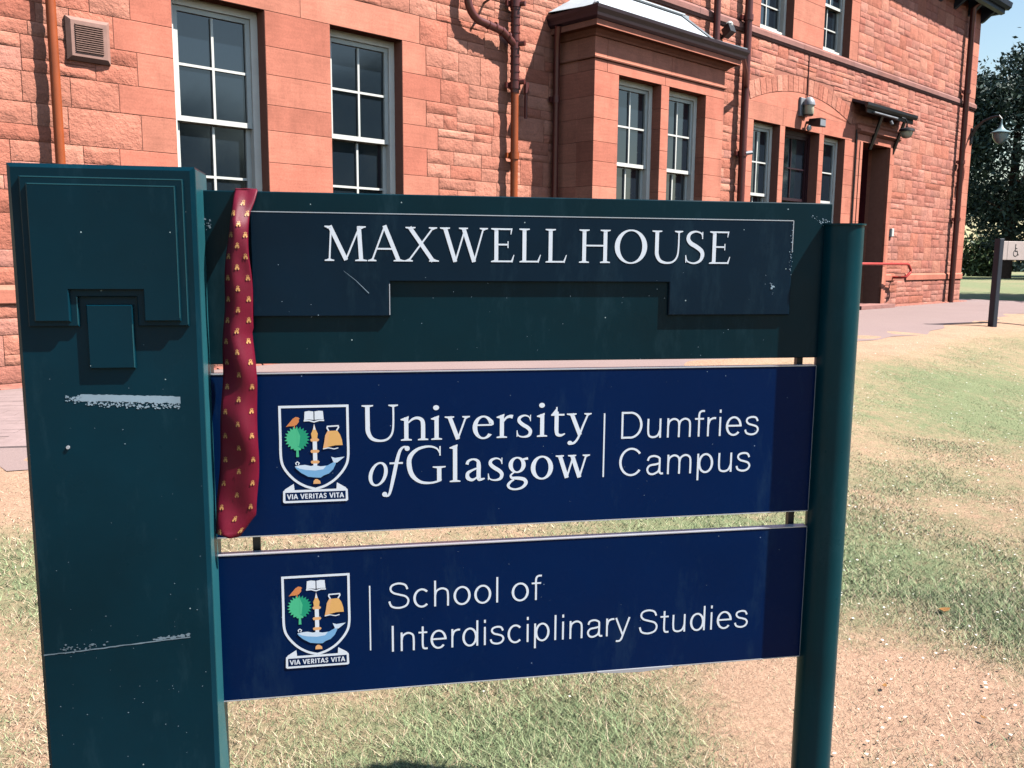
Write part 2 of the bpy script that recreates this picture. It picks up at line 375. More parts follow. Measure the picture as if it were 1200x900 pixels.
def dressed(u0, u1, z0, z1, w1=0., depth=.27, mat='ashlar', name='dressed_stone', c=.0025, parent=None):
    g_ = .0018
    return MB().cbox(u0 + g_, u1 - g_, w1 - depth, w1, z0 + g_, z1 - g_, c).build(name, M[mat], parent or B, fix=False)
COURSE = [1.17, 1.44, 1.72, 2.0, 2.27, 2.56, 2.79, 3.06, 3.31, 3.62]
qL = {0: -2.0, 1: -1.82}; qR = {0: 1.38, 1: 1.21}
for i in range(len(COURSE) - 1):
    z0, z1 = COURSE[i], COURSE[i + 1]; par = (len(COURSE) - 2 - i) % 2     # top course is short
    ql = [-1.86, -2.0, -1.82, -1.98, -1.81, -2.0, -1.82, -2.0, -1.82][len(COURSE) - 2 - i]; qr = [1.21, 1.41, 1.21, 1.37, 1.22, 1.38, 1.22, 1.38, 1.22][len(COURSE) - 2 - i]
    if z1 > 1.55:
        zz = max(z0, 1.55) if z0 < 1.55 else z0
        dressed(ql, -1.51, z0, z1); dressed(.90, qr, z0, z1); dressed(-.65, .04, z0, z1)
        if z0 < 1.55: dressed(-1.51, -.65, z0, 1.55, .03); dressed(.04, .9, z0, 1.55, .03)
    else:
        dressed(ql, -1.2, z0, z1); dressed(-1.2, -.3, z0, z1); dressed(-.3, .5, z0, z1); dressed(.5, qr, z0, z1)
for a, c_ in ((-1.9, -1.3), (-1.3, -.28), (-.28, 1.13)): dressed(a, c_, 3.62, 3.9) if a > -1.4 else dressed(a, c_, 3.62, 3.9)
# triple window and door surround
for i in range(len(COURSE) - 1):
    z0, z1 = COURSE[i], min(COURSE[i + 1], 3.59)
    if z0 < 1.5:
        for a, c_ in ((7.45, 8.3), (8.3, 9.2), (9.2, 10.1), (10.1, 11.19)): dressed(a, c_, z0, min(z1, 1.55))
    if z1 > 1.55:
        zz = max(z0, 1.55)
        for a, c_ in ((7.45, 7.71), (8.52, 8.68), (9.85, 10.02), (10.81, 11.19)): dressed(a, c_, zz, z1)
for a, c_ in ((7.45, 8.6), (8.6, 9.93), (9.93, 11.19)): dressed(a, c_, 3.59, 3.86)
zc = [.5, .9, 1.3, 1.72, 2.14, 2.56, 2.98, 3.28, 3.6]
for z0, z1 in zip(zc, zc[1:]):
    dressed(11.24, 11.44, z0, z1, .03, .42); dressed(12.64, 12.86, z0, z1, .03, .42)
    dressed(11.34, 11.44, z0, z1, .045, .1); dressed(12.64, 12.74, z0, z1, .045, .1)
dressed(11.24, 12.05, 3.6, 3.74, .03); dressed(12.05, 12.86, 3.6, 3.74, .03)
MB().profile([(-.1, 3.74), (.05, 3.74), (.1, 3.78), (.1, 3.81), (.04, 3.83), (.04, 3.89), (.07, 3.92), (-.1, 3.92)], 11.2, 13.0).build('door_cornice', M['ashlar'], B)
# relieving arch
ac, r0, r1 = (9.26, -.82), 5.0, 5.25
amin, amax = math.asin(-1.72 / 5.1), math.asin(1.78 / 5.1); na_ = 21
for i in range(na_):
    t0 = amin + (amax - amin) * i / na_ + .0009; t1 = amin + (amax - amin) * (i + 1) / na_ - .0009
    pl = [(ac[0] + r * math.sin(t), ac[1] + r * math.cos(t)) for r, t in ((r0, t0), (r0, t1), (r1, t1), (r1, t0))]
    MB().prism(pl, -.1, .002 + random.uniform(0, .003), .002).build('arch_stone', M['rubble'], B, fix=False)
n_ = 16; pts = [(7.47, 3.865)] + [(11.15, 3.865)] + [(ac[0] + (r0 - .004) * math.sin(t), ac[1] + (r0 - .004) * math.cos(t)) for t in np.linspace(amax, amin, n_)]
MB().prism(pts, -.1, -.003, .002).build('arch_infill', M['ashlar'], B)
# upper windows surround
for z0, z1 in ((4.98, 5.3), (5.3, 5.65), (5.65, 5.98), (5.98, 6.3), (6.3, 6.6)):
    for a, c_ in ((7.45, 7.77), (8.77, 9.8), (10.77, 11.1)): dressed(a, c_, z0, z1)
dressed(7.45, 9.3, 6.6, 7.0); dressed(9.3, 11.1, 6.6, 7.0)
# string course / sill course and plinth course
u = UL
while u < UR:
    u2 = min(u + random.uniform(.9, 1.3), UR + .02)
    MB().profile([(-.1, 4.82), (.02, 4.82), (.03, 4.84), (.045, 4.86), (.045, 4.93), (.0, 4.975), (-.1, 4.975)], u + .002, u2 - .002).build('sill_course_stone', M['sillstone'], B)
    if not (3.0 < (u + u2) / 2 < 5.8) and not (u2 > 11.24 and u < 12.86):
        MB().profile([(-.1, 1.02), (.025, 1.02), (.03, 1.03), (.03, 1.13), (.0, 1.168), (-.1, 1.168)], u + .002, u2 - .002).build('plinth_stone', M['ashlar'], B)
    u = u2
MB().profile([(-.1, 1.02), (.025, 1.02), (.03, 1.03), (.03, 1.13), (.0, 1.168), (-.1, 1.168)], 12.86, 13.3).build('plinth_stone', M['ashlar'], B)
for z0, z1, j in [(a, a + .3, i) for i, a in enumerate(np.arange(1.17, 6.9, .3))]:
    if z0 < 4.6 or z0 > 4.9: dressed(16.62 if j % 2 else 16.45, 17.003, z0 if z0 < 4.6 else z0, min(z1, 4.82) if z0 < 4.6 else min(z1, 7.0), .002)
u = -7.
while u < 17.:
    if not (3.0 < u < 5.8) and not (11.1 < u < 12.9):
        MB().cbox(u + .005, u + .215, -.02, .12, .3 + .0, .40 + .13 * min(1, max(0, (u + 3) / 14)) - .015, .01).build('kerb_stone', M['kerb'], B, fix=False)
    u += .22

# rubble: unit stones, rock faced
UNIT = []
for q in range(14):
    nx_, nz_ = 7, 5; vs = []; fs = []; r_ = random.Random(q)
    big = [(r_.uniform(-.4, .4), r_.uniform(-.3, .3), r_.uniform(.2, .5), r_.uniform(-.003, .005)) for _ in range(3)]
    for j in range(nz_ + 1):
        for i in range(nx_ + 1):
            x, z = i / nx_ - .5, j / nz_ - .5; e = i in (0, nx_) or j in (0, nz_)
            if e: y = r_.uniform(.0, .003); x *= r_.uniform(.993, 1.); z *= r_.uniform(.982, 1.)
            else:
                y = .0075 + r_.uniform(-.0035, .004) + sum(a * math.exp(-((x - cx) ** 2 + (z - cz) ** 2) / s_ ** 2) for cx, cz, s_, a in big); y = min(.017, max(.003, y)); x += r_.uniform(-.03, .03); z += r_.uniform(-.04, .04)
            vs.append((x, -y, z))
    W_ = nx_ + 1
    for j in range(nz_):
        for i in range(nx_): a = j * W_ + i; fs.append((a, a + 1, a + W_ + 1, a + W_))
    ring = [i for i in range(W_)] + [j * W_ + nx_ for j in range(1, nz_ + 1)] + [nz_ * W_ + i for i in range(nx_ - 1, -1, -1)] + [j * W_ for j in range(nz_ - 1, 0, -1)]
    base = len(vs)
    L = len(ring)
    for i in ring: vs.append(vs[i])
    for i in ring: vs.append((vs[i][0], .03, vs[i][2]))
    for i in range(L): fs.append((base + i, base + L + i, base + L + (i + 1) % L, base + (i + 1) % L))
    UNIT.append((vs, fs))
def unit_mesh(q, mat):
    vs, fs = UNIT[q]; me = bpy.data.meshes.new('rubble_stone'); me.from_pydata(vs, [], fs); me.materials.append(mat)
    me.polygons.foreach_set('use_smooth', [i < 35 for i in range(len(fs))]); return me
stones = []
def fill(u0, u1, z0, z1):
    u = u0
    while u1 - u > .02:
        h = z1 - z0; kind_ = random.random()
        if h < .17: w = random.uniform(.22, .5)
        else: w = random.uniform(.28, .48) if kind_ < .4 else random.uniform(.42, .8)
        if u1 - (u + w) < .16: w = u1 - u
        if h < .17 or (kind_ < .4 and w < .6): stones.append((u, u + w, z0, z1))
        else:
            zm = z0 + h * random.choice((.36, .42, .5, .55, .62))
            for a, c_ in ((z0, zm), (zm, z1)):
                if w > .42 and random.random() < .75: s_ = u + w * random.uniform(.32, .68); stones.append((u, s_, a, c_)); stones.append((s_, u + w, a, c_))
                else: stones.append((u, u + w, a, c_))
        u += w
def fill_row(z0, z1, blocked):
    bl = sorted(blocked); u = UL
    for a, c_ in bl:
        if a > u + .03: fill(u, a, z0, z1)
        u = max(u, c_)
    if u < UR - .03: fill(u, UR - .0, z0, z1)
endq = (16.62, 17.1)
for z0, z1 in ((.3, .54), (.54, .78), (.78, 1.02)): fill_row(z0, z1, [(3.0, 5.8), (11.24, 12.86)])
for i in range(len(COURSE) - 1):
    ql = [-1.86, -2.0, -1.82, -1.98, -1.81, -2.0, -1.82, -2.0, -1.82][len(COURSE) - 2 - i]; qr = [1.21, 1.41, 1.21, 1.37, 1.22, 1.38, 1.22, 1.38, 1.22][len(COURSE) - 2 - i]
    z0, z1 = COURSE[i], COURSE[i + 1]
    if i == len(COURSE) - 2: fill_row(z0, z1, [(ql, qr), (3.25, 5.97), (7.45, 12.9), endq])
    else: fill_row(z0, z1, [(ql, qr), (3.25, 5.97), (7.45, 12.87), endq])
fill_row(3.62, 3.9, [(-1.9, 1.13), (3.25, 5.97), (7.45, 13.01), endq])
def halfw(z): return math.sqrt(max(0, r1 ** 2 - (z - ac[1]) ** 2))
for z0, z1 in ((3.9, 4.08), (4.08, 4.26), (4.26, 4.44), (4.44, 4.63), (4.63, 4.82)):
    h = halfw((z0 * .6 + z1 * .4)) if z0 < 4.4 else 0
    fill_row(z0, z1, ([(max(7.5, 9.26 - h), min(11.05, 9.26 + h))] if h else []) + [(3.2, 6.0) if z0 < 4.2 else (4.0, 5.0), endq])
for z0, z1 in ((4.98, 5.22), (5.22, 5.5), (5.5, 5.76), (5.76, 6.03), (6.03, 6.3), (6.3, 6.58), (6.58, 6.8), (6.8, 7.01)): fill_row(z0, z1, [(7.45, 11.1), endq])
def vis(st):
    u, z = (st[0] + st[1]) / 2, (st[2] + st[3]) / 2
    x, y, d = project(FW(u, 0, z))
    if not (-20 < x < 1220 and -20 < y < 470): return 0
    if x > 30 and x < 230 and y > 195 or x > 230 and x < 975 and y > 238: return 0
    if 2.9 < u < 6.7 and z < 4.2 and w_hidden(u): return 0
    a = (st[1] - st[0]) * (st[3] - st[2]) * abs((FO @ fn)) / d ** 3
    return a
def w_hidden(u): return 3.25 < u < 6.75
stones.sort(key=vis, reverse=True)
um = [unit_mesh(q, M['rubble']) for q in range(14)]
for st in stones[:290]:
    o = bpy.data.objects.new('rubble_stone', um[random.randrange(14)]); C.objects.link(o); o.parent = B
    o.location = ((st[0] + st[1]) / 2, 0, (st[2] + st[3]) / 2); fl = random.choice((1, -1))
    o.scale = ((st[1] - st[0] - .004) * 1, 1.0, (st[3] - st[2] - .004)); o.rotation_euler = (0, 0, 0)
va, fa, off = [], [], 0
for st in stones[290:]:
    vs, fs = UNIT[random.randrange(14)]; v = np.array(vs); v[:, 0] = v[:, 0] * (st[1] - st[0] - .004) + (st[0] + st[1]) / 2; v[:, 2] = v[:, 2] * (st[3] - st[2] - .004) + (st[2] + st[3]) / 2
    va += v.tolist(); fa += [tuple(i + off for i in f_) for f_ in fs]; off += len(vs)
me = bpy.data.meshes.new('rubble_stonework'); me.from_pydata(va, [], fa); me.materials.append(M['rubble_fine']); me.polygons.foreach_set('use_smooth', [i % 59 < 35 for i, f_ in enumerate(fa)])
o = bpy.data.objects.new('rubble_stonework', me); C.objects.link(o); o.parent = B; tag(o, kind='stuff')

# windows ------------------------------------------------------
def window(u0, u1, z0, z1, face, cols, frame='cream', bar='whitepaint', rows=4, fw=.068, left_hidden=True, label=None, meet=None):
    """sash window filling the opening; face = out position of the outer frame"""
    m = MB(); a, c_ = u0, u1
    m.box(a, a + fw, face - .12, face, z0, z1); m.box(c_ - fw, c_, face - .12, face, z0, z1)
    m.box(a + fw, c_ - fw, face - .12, face, z1 - fw, z1); m.box(a + fw, c_ - fw, face - .12, face, z0, z0 + fw * 1.4)
    W = m.build('window', M[frame], B, fix=False)
    if label: W['label'] = label
    zm = meet if meet is not None else (z0 + z1) / 2
    for k_, (za, zb, fc) in enumerate(((zm - .02, z1 - fw, face - .02), (z0 + fw, zm + .02, face - .065))):
        x0, x1 = a + fw, c_ - fw; st = .045
        m = MB(); m.box(x0, x0 + st, fc - .04, fc, za, zb); m.box(x1 - st, x1, fc - .04, fc, za, zb)
        m.box(x0 + st, x1 - st, fc - .04, fc, zb - st, zb); m.box(x0 + st, x1 - st, fc - .04, fc, za, za + (.045 if k_ == 0 else .08))
        m.build('sash', M[bar], W, fix=False)
        ga, gb, gx0, gx1 = za + .04, zb - st, x0 + st, x1 - st
        nr = rows // 2
        for q in range(1, nr): z = ga + (gb - ga) * q / nr; MB().box(gx0, gx1, fc - .035, fc - .004, z - .011, z + .011).build('glazing_bar', M[bar], W, fix=False)
        for q in range(1, cols):
            x = gx0 + (gx1 - gx0) * q / cols
            for w_ in range(nr): MB().box(x - .011, x + .011, fc - .034, fc - .003, ga + (gb - ga) * w_ / nr + (.011 if w_ else 0), ga + (gb - ga) * (w_ + 1) / nr - .011).build('glazing_bar', M[bar], W, fix=False)
        for w_ in range(nr):
            for q in range(cols):
                xa, xb = gx0 + (gx1 - gx0) * q / cols, gx0 + (gx1 - gx0) * (q + 1) / cols; zq, zr = ga + (gb - ga) * w_ / nr, ga + (gb - ga) * (w_ + 1) / nr
                t = random.uniform(-.0012, .0012), random.uniform(-.0012, .0012)
                MB().add([(xa, fc - .024 - t[0], zq), (xb, fc - .024 + t[0], zq), (xb, fc - .024 + t[1], zr), (xa, fc - .024 + t[1] - t[0], zr),
                          (xa, fc - .03, zq), (xb, fc - .03, zq), (xb, fc - .03, zr), (xa, fc - .03, zr)], [(0, 1, 2, 3), (7, 6, 5, 4)]).build('pane', M['glass'], W, fix=False)
    return W
F_ = -.14
window(-1.51, -.65, 1.55, 3.62, F_, 2, meet=2.6); window(.04, .90, 1.55, 3.62, F_, 2, meet=2.6)
window(7.71, 8.52, 1.55, 3.59, F_, 2, rows=4, meet=2.47); window(8.68, 9.85, 1.55, 3.59, F_ - .03, 2, 'darkframe', 'darkframe', rows=4, meet=2.45, label='maroon framed window in the middle of the group of three')
window(10.02, 10.81, 1.55, 3.59, F_, 1, rows=4, meet=2.46)
window(7.77, 8.77, 4.98, 6.6, F_, 2, meet=5.8); window(9.80, 10.77, 4.98, 6.6, F_, 2, meet=5.8)
# door: dark recess
m = MB(); m.box(11.44, 12.64, -1.2, -1.1, .5, 3.6); m.box(11.40, 11.44, -1.2, -.39, .5, 3.6); m.box(12.64, 12.68, -1.2, -.39, .5, 3.6); m.box(11.44, 12.64, -1.1, -.32, 3.6, 3.64)
m.build('door_lobby', M['door'], B, fix=False)
D = MB().box(11.5, 12.58, -.62, -.57, .55, 2.75).build('door', M['door'], B, fix=False)
for a, c_ in ((11.6, 11.98), (12.1, 12.48)):
    for z0, z1 in ((.75, 1.35), (1.5, 2.55)): MB().cbox(a, c_, -.57, -.55, z0, z1, .015).build('door_panel', M['maroon'], D, fix=False)
MB().box(11.5, 12.58, -.6, -.59, 2.85, 3.55).build('fanlight', M['glass'], B, fix=False)
MB().box(11.3, 12.8, -.57, .28, .3, .575).build('doorstep', M['sillstone'], B, fix=False)
# bay ----------------------------------------------------------
P, BL, BR = .58, 3.25, 5.97
bc = [.3, .62, .9, 1.17] + COURSE[1:-1] + [3.6]
bc = sorted(set(bc))
for z0, z1 in zip(bc, bc[1:]):
    if z1 <= 1.5:
        for a, c_ in ((BL, 4.0), (4.0, 4.9), (4.9, BR)): dressed(a, c_, z0, z1, P)
    else:
        for a, c_ in ((BL, 3.70), (4.54, 4.71), (5.53, BR)): dressed(a, c_, z0, z1, P)
        if z0 < 1.5:
            for a, c_ in ((3.70, 4.54), (4.71, 5.53)): dressed(a, c_, z0, 1.55, P + .03)
    for a, c_ in ((BL, BL + .25), (BR - .25, BR)): dressed(a, c_, z0, z1, P - .272, P - .28)
for a, c_ in ((BL, 3.48), (3.48, 4.62), (4.62, BR)): dressed(a, c_, 3.6, 3.73, P)
for a, c_ in ((BL, BL + .25), (BR - .25, BR)): dressed(a, c_, 3.6, 4.04, P - .272, P - .28)
prof = [(0, 3.69), (.022, 3.69), (.026, 3.72), (.0, 3.735)]
for a, c_ in ((BL, 3.48), (3.48, 4.75), (4.75, BR)): dressed(a, c_, 3.765, 3.98, P)
def ringprof(prof, name, mat, both=True):          # moulding round three sides of the bay, prof = (overhang, up)
    m = MB(); n = len(prof); sec = []
    for (cx, cw, du, dw) in ((BL, 0, -1, 0), (BL, P, -1, 1), (BR, P, 1, 1), (BR, 0, 1, 0)):
        sec.append([(cx + du * o_, cw + dw * o_, z) for o_, z in prof])
    vs = [p for s_ in sec for p in s_]; fs = []
    for k_ in range(3):
        for i in range(n): j = (i + 1) % n; fs.append((k_ * n + i, k_ * n + j, (k_ + 1) * n + j, (k_ + 1) * n + i))
    fs += [tuple(range(n)), tuple(range(3 * n, 4 * n))]
    return m.add(vs, fs).build(name, M[mat], B)
ringprof([(-.1, 3.73), (.02, 3.735), (.026, 3.75), (.02, 3.765), (-.1, 3.765)], 'drip_mould', 'ashlar')
ringprof([(-.1, 3.98), (.02, 3.98), (.035, 4.0), (.06, 4.02), (.08, 4.04), (.12, 4.045), (.15, 4.05), (.15, 4.115), (-.1, 4.115)], 'bay_cornice', 'ashlar')
ringprof([(-.05, 4.12), (.16, 4.12), (.195, 4.14), (.205, 4.175), (.23, 4.215), (.235, 4.25), (-.05, 4.25)], 'bay_gutter', 'gutter')
m = MB(); e_ = .2
v = [(BL - e_, 0, 4.30), (BL - e_, P + e_, 4.25), (BR + e_, P + e_, 4.25), (BR + e_, 0, 4.30), (BL + .1, 0, 4.47), (BL + .12, P - .12, 4.37), (BR - .12, P - .12, 4.37), (BR - .1, 0, 4.47),
     (BL + .55, 0, 4.74), (BL + .55, .22, 4.66), (BR - .55, .22, 4.66), (BR - .55, 0, 4.74)]
m.add(v, [(0, 1, 5, 4), (1, 2, 6, 5), (2, 3, 7, 6), (4, 5, 9, 8), (5, 6, 10, 9), (6, 7, 11, 10), (8, 9, 10, 11)])
br = m.build('bay_roof', M['lead'], B)
for q in ():
    u = BL + (BR - BL) * q / 4; MB().tube([(u, P + e_ - .01, 4.26), (u, P - .12, 4.385), (u, .22, 4.67)], .016, 6).build('lead_roll', M['lead'], br)
for s_, a, c_ in ((0, BL - e_, BL + .12), (1, BR + e_, BR - .12)):
    MB().tube([(a, P + e_, 4.26), (c_, P - .12, 4.38), (c_ + (.43 if s_ == 0 else -.43), .22, 4.67)], .02, 6).build('lead_roll', M['lead'], br)
MB().tube([(BL + .5, .22, 4.68), (BR - .5, .22, 4.68)], .024, 8).build('lead_roll', M['lead'], br)
MB().box(BL + .1, BR - .1, .0, .02, 4.68, 4.78).build('lead_flashing', M['lead'], br, fix=False)
for a, c_ in ((3.70, 4.54), (4.71, 5.53)):
    W = window(a, c_, 1.55, 3.6, P + F_, 2, meet=2.58)
MB().box(BL + .26, BR - .26, .0, P - .28, .4, 4.0).build('bay_core', M['maroon'], B, fix=False)
# pipes --------------------------------------------------------
def pipe(pts, r, mat, collars=(), brackets=(), ears=True):
    o = MB().tube(pts, r, 14).build('drainpipe', M[mat], B, True)
    for (u, w, z) in collars:
        MB().tube([(u, w, z - .04), (u, w, z + .04)], r * 1.28, 12).build('pipe_collar', M[mat], o, True)
        if ears: MB().box(u - r * 2.1, u + r * 2.1, w - r * 1.2, w - r * .5, z - .03, z + .03).build('pipe_bracket', M[mat], o, fix=False)
    return o
pipe([(-2.49, .10, .4), (-2.49, .10, 7.0)], .036, 'pipe_orange', [(-2.49, .10, z) for z in (1.2, 3.75, 5.6)])
o = pipe([(2.41, .11, .4), (2.41, .11, 3.28)], .044, 'pipe_orange', [(2.41, .11, 2.58), (2.41, .11, 1.1)])
o = pipe([(2.41, .11, 3.28), (2.41, .11, 7.0)], .05, 'pipe_maroon', [(2.41, .11, z) for z in (3.36, 4.25, 5.2)])
for z in np.arange(3.42, 4.6, .085): MB().tube([(2.41, .11, z), (2.41, .11, z + .02)], .057, 12).build('pipe_rib', M['pipe_maroon'], o, True)
arc = [(1.69 + .22 - .22 * math.cos(a), .12, 3.98 + .2 - .22 * math.sin(a)) for a in np.linspace(0, math.pi / 2, 8)]
o = pipe([(1.69, .12, 5.2)] + arc + [(2.2, .12, 3.92), (2.41, .11, 3.80)], .043, 'pipe_maroon', [(1.69, .12, 4.3), (1.69, .12, 5.0)], ears=False)
for u in (1.98, 2.08, 2.18, 2.28): MB().tube([(u, .12, 3.95 - (.03 if u > 2.1 else 0) - max(0, u - 2.2) * .5), (u + .02, .12, 3.945 - (.03 if u > 2.1 else 0) - max(0, u - 2.2) * .5)], .05, 12).build('pipe_rib', M['pipe_maroon'], o, True)
for z in (3.4, 3.82, 4.25): MB().tube([(2.42, .11, z), (2.47, .21, z)], .03, 10).build('pipe_plug', M['pipe_maroon'], o, True)
MB().tube([(2.6, .1, 3.02), (2.6, .1, 3.42)], .02, 8).build('overflow_pipe', M['pipe_maroon'], B, True)
MB().tube([(2.6, .1, 3.3), (2.6, .1, 3.42)], .032, 8).build('overflow_pipe', M['pipe_maroon'], B, True)
MB().tube([(2.02, .0, 4.2), (2.02, .16, 4.24), (2.06, .2, 4.34), (2.0, .22, 4.26)], .014, 6).build('wall_hook', M['black'], B, True)
pipe([(3.13, .08, .4), (3.13, .08, 3.75), (3.11, .1, 3.95), (3.06, .16, 4.12)], .038, 'pipe_maroon', [(3.13, .08, 3.3), (3.13, .08, 1.5)])
pipe([(6.42, .11, .4), (6.42, .11, 7.0)], .05, 'pipe_maroon', [(6.42, .11, z) for z in (4.5, 2.5)])
pipe([(7.25, .11, .4), (7.25, .11, 7.0)], .058, 'pipe_maroon', [(7.25, .11, z) for z in (3.02, 5.0, 1.2)])
MB().tube([(7.24, .16, 3.02), (7.36, .2, 3.04)], .03, 8).build('pipe_plug', M['greymetal'], B, True)
MB().tube([(6.15, .74, 4.17), (6.7, .45, 4.1), (7.24, .13, 4.0)], .035, 8).build('gutter_outlet', M['pipe_maroon'], B, True)
pipe([(16.14, .12, .45), (16.14, .12, 6.85), (16.2, .34, 7.03)], .06, 'pipe_maroon', [(16.14, .12, z) for z in (2.35, 5.1, 3.6)])
MB().tube([(16.3, .04, 3.0), (16.3, .04, 3.5)], .03, 6).build('cable_clip', M['pipe_maroon'], B, True)
MB().tube([(9.32, .015, 4.0), (9.32, .015, 4.82)], .011, 6).build('cable', M['pipe_maroon'], B)
MB().tube([(11.21, .02, .6), (11.21, .02, 3.8)], .016, 6).build('cable', M['black'], B)
MB().cbox(12.93, 13.03, 0, .06, 1.9, 2.06, .01).build('entry_box', M['whitepaint'], B, fix=False)
# wall vent
V_ = MB().prism([(-2.37, 2.92), (-2.04, 2.92), (-2.04, 3.25), (-2.37, 3.25)], -.02, .055, .03).build('wall_vent', M['vent'], B, fix=False)
for q in range(13): z = 2.985 + q * .0165; MB().profile([(.054, z), (.066, z + .002), (.058, z + .012), (.054, z + .012)], -2.31, -2.10).build('vent_louvre', M['vent_dark'], V_)
# door canopy
m = MB(); cu0, cu1 = 10.98, 13.12
m.add([(cu0, 0, 4.33), (cu1, 0, 4.33), (cu1, .26, 4.24), (cu0, .26, 4.24), (cu0, 0, 4.28), (cu1, 0, 4.28), (cu1, .26, 4.19), (cu0, .26, 4.19)], [(0, 1, 2, 3), (4, 5, 6, 7), (0, 1, 5, 4), (2, 3, 7, 6), (0, 3, 7, 4), (1, 2, 6, 5)])
CN = m.build('door_canopy', M['eave'], B)
MB().profile([(.26, 4.15), (.29, 4.14), (.32, 4.18), (.32, 4.23), (.26, 4.23)], cu0 - .03, cu1 + .03).build('canopy_gutter', M['black'], CN)
MB().box(cu0 + .1, cu1 - .02, .22, .25, 4.07, 4.22).build('canopy_beam', M['black'], CN, fix=False)
for u in (11.8, 12.8): MB().tube([(u, .01, 3.5), (u, .22, 4.12)], .035, 6).build('canopy_strut', M['black'], CN)
MB().tube([(11.3, .28, 4.09), (12.3, .28, 4.09)], .018, 8).build('canopy_tube', M['greymetal'], CN, True)
MB().tube([(12.1, .24, 4.03), (12.14, .26, 3.97)], .03, 8).build('canopy_fitting', M['greymetal'], CN, True)

# ------------------------------------------------------------------ things fixed to the building
def onwall(name, label, cat, u, w, z, group=None): P_ = FW(u, w, z); return thing(name, label, cat, tuple(P_), FY, group)
t = onwall('bulkhead_lamp', 'cream wall lamp with grey hood on the arch over the three windows', 'lamp', 9.2, 0, 3.8)
MB().cbox(-.12, .12, 0, .04, 0, .3, .01).build('back_plate', M['greymetal'], t, fix=False)
MB().lathe([(0, .02), (.07, .02), (.085, .04), (.085, .17), (0, .17)], 0, .12, 14).build('lamp_glass', M['lamp_glass'], t, True)
MB().lathe([(0, .17), (.105, .17), (.1, .2), (.085, .25), (.04, .3), (0, .31)], 0, .12, 14).build('lamp_hood', M['greymetal'], t, True)
MB().lathe([(0, 0), (.07, .0), (.08, .02), (0, .02)], 0, .12, 12).build('lamp_base', M['black'], t, True)
t = onwall('security_camera', 'black floodlight and camera below the cream lamp over the windows', 'camera', 9.36, 0, 3.62)
MB().tube([(0, 0, .1), (0, .12, .1)], .025, 8).build('bracket', M['black'], t, True)
m = MB(); m.add([(-.08, .08, .04), (.08, .08, .04), (.1, .3, .0), (-.1, .3, .0), (-.06, .08, .15), (.06, .08, .15), (.1, .3, .14), (-.1, .3, .14)], [(0, 1, 2, 3), (4, 5, 6, 7), (0, 1, 5, 4), (2, 3, 7, 6), (0, 3, 7, 4), (1, 2, 6, 5)])
m.build('housing', M['black'], t); MB().box(-.09, .09, .301, .306, .02, .12).build('lens', M['greymetal'], t, fix=False)
MB().lathe([(0, -.06), (.03, -.05), (.045, -.01), (.03, .03), (0, .03)], -.12, .12, 10).build('sensor', M['whitepaint'], t, True)
t = onwall('floodlight', 'small white topped floodlight on the wall between two drainpipes', 'lamp', 6.72, 0, 4.62)
MB().tube([(0, 0, .02), (0, .1, .06)], .02, 8).build('bracket', M['black'], t, True)
m = MB(); m.add([(-.06, .08, .0), (.06, .08, .0), (.07, .2, .08), (-.07, .2, .08), (-.06, .03, .12), (.06, .03, .12), (.07, .15, .2), (-.07, .15, .2)], [(0, 1, 2, 3), (4, 5, 6, 7), (0, 1, 5, 4), (2, 3, 7, 6), (0, 3, 7, 4), (1, 2, 6, 5)])
m.build('housing', M['black'], t); MB().lathe([(0, .17), (.05, .17), (.055, .2), (.03, .23), (0, .235)], .01, .12, 10).build('hood', M['whitepaint'], t, True)
t = onwall('canopy_lamp', 'round globe lamp with dark cap at the right end of the door canopy', 'lamp', 12.42, .42, 3.72)
MB().lathe([(0, 0), (.06, .01), (.1, .05), (.115, .1), (.115, .13), (0, .13)], 0, 0, 14).build('globe', M['lamp_glass'], t, True)
MB().lathe([(0, .13), (.15, .13), (.14, .17), (.07, .2), (0, .21)], 0, 0, 14).build('cap', M['black'], t, True)
MB().tube([(0, 0, .2), (0, 0, .3), (-.06, -.02, .36), (-.14, -.05, .37)], .016, 8).build('arm', M['black'], t, True)
t = onwall('corner_lantern', 'tapered lantern hung on a swan neck arm from the far building corner', 'lamp', 16.93, 0, 4.2)
MB().tube([(0, 0, .05), (0, .1, .22), (0, .25, .36), (0, .42, .42), (0, .56, .44), (0, .62, .36)], [.05, .04, .03, .028, .022, .02], 8).build('arm', M['black'], t, True)
MB().lathe([(0, .38), (.013, .37), (.018, .27), (.05, .18), (.11, .12), (.205, .08), (.21, .06), (.17, .055), (0, .05)], 0, .62, 16).build('lantern_hood', M['lantern'], t, True)
MB().lathe([(.165, .05), (.16, -.03), (.115, -.12), (.06, -.17), (0, -.19)], 0, .62, 16).build('lantern_glass', M['lantern_glass'], t, True)
MB().cbox(-.06, .06, 0, .03, -.12, .22, .005).build('wall_plate', M['black'], t, fix=False)
t = onwall('handrail', 'red painted handrail beside the open doorway with a hooked end', 'handrail', 0, 0, 0)
MB().tube([(10.9, .3, .47), (10.9, .3, 1.30), (10.95, .3, 1.36), (13.15, .3, 1.36), (13.25, .3, 1.345), (13.38, .3, 1.24), (13.36, .3, 1.19), (13.2, .28, 1.1), (13.18, .2, 1.09), (13.18, .02, 1.09)], .026, 10).build('rail', M['redrail'], t, True)
for u in (11.05,): MB().tube([(u, .3, .47), (u, .3, 1.35)], .022, 8).build('rail_post', M['redrail'], t, True)
MB().box(13.12, 13.24, .0, .02, 1.03, 1.15).build('wall_bracket', M['redrail'], t, fix=False)

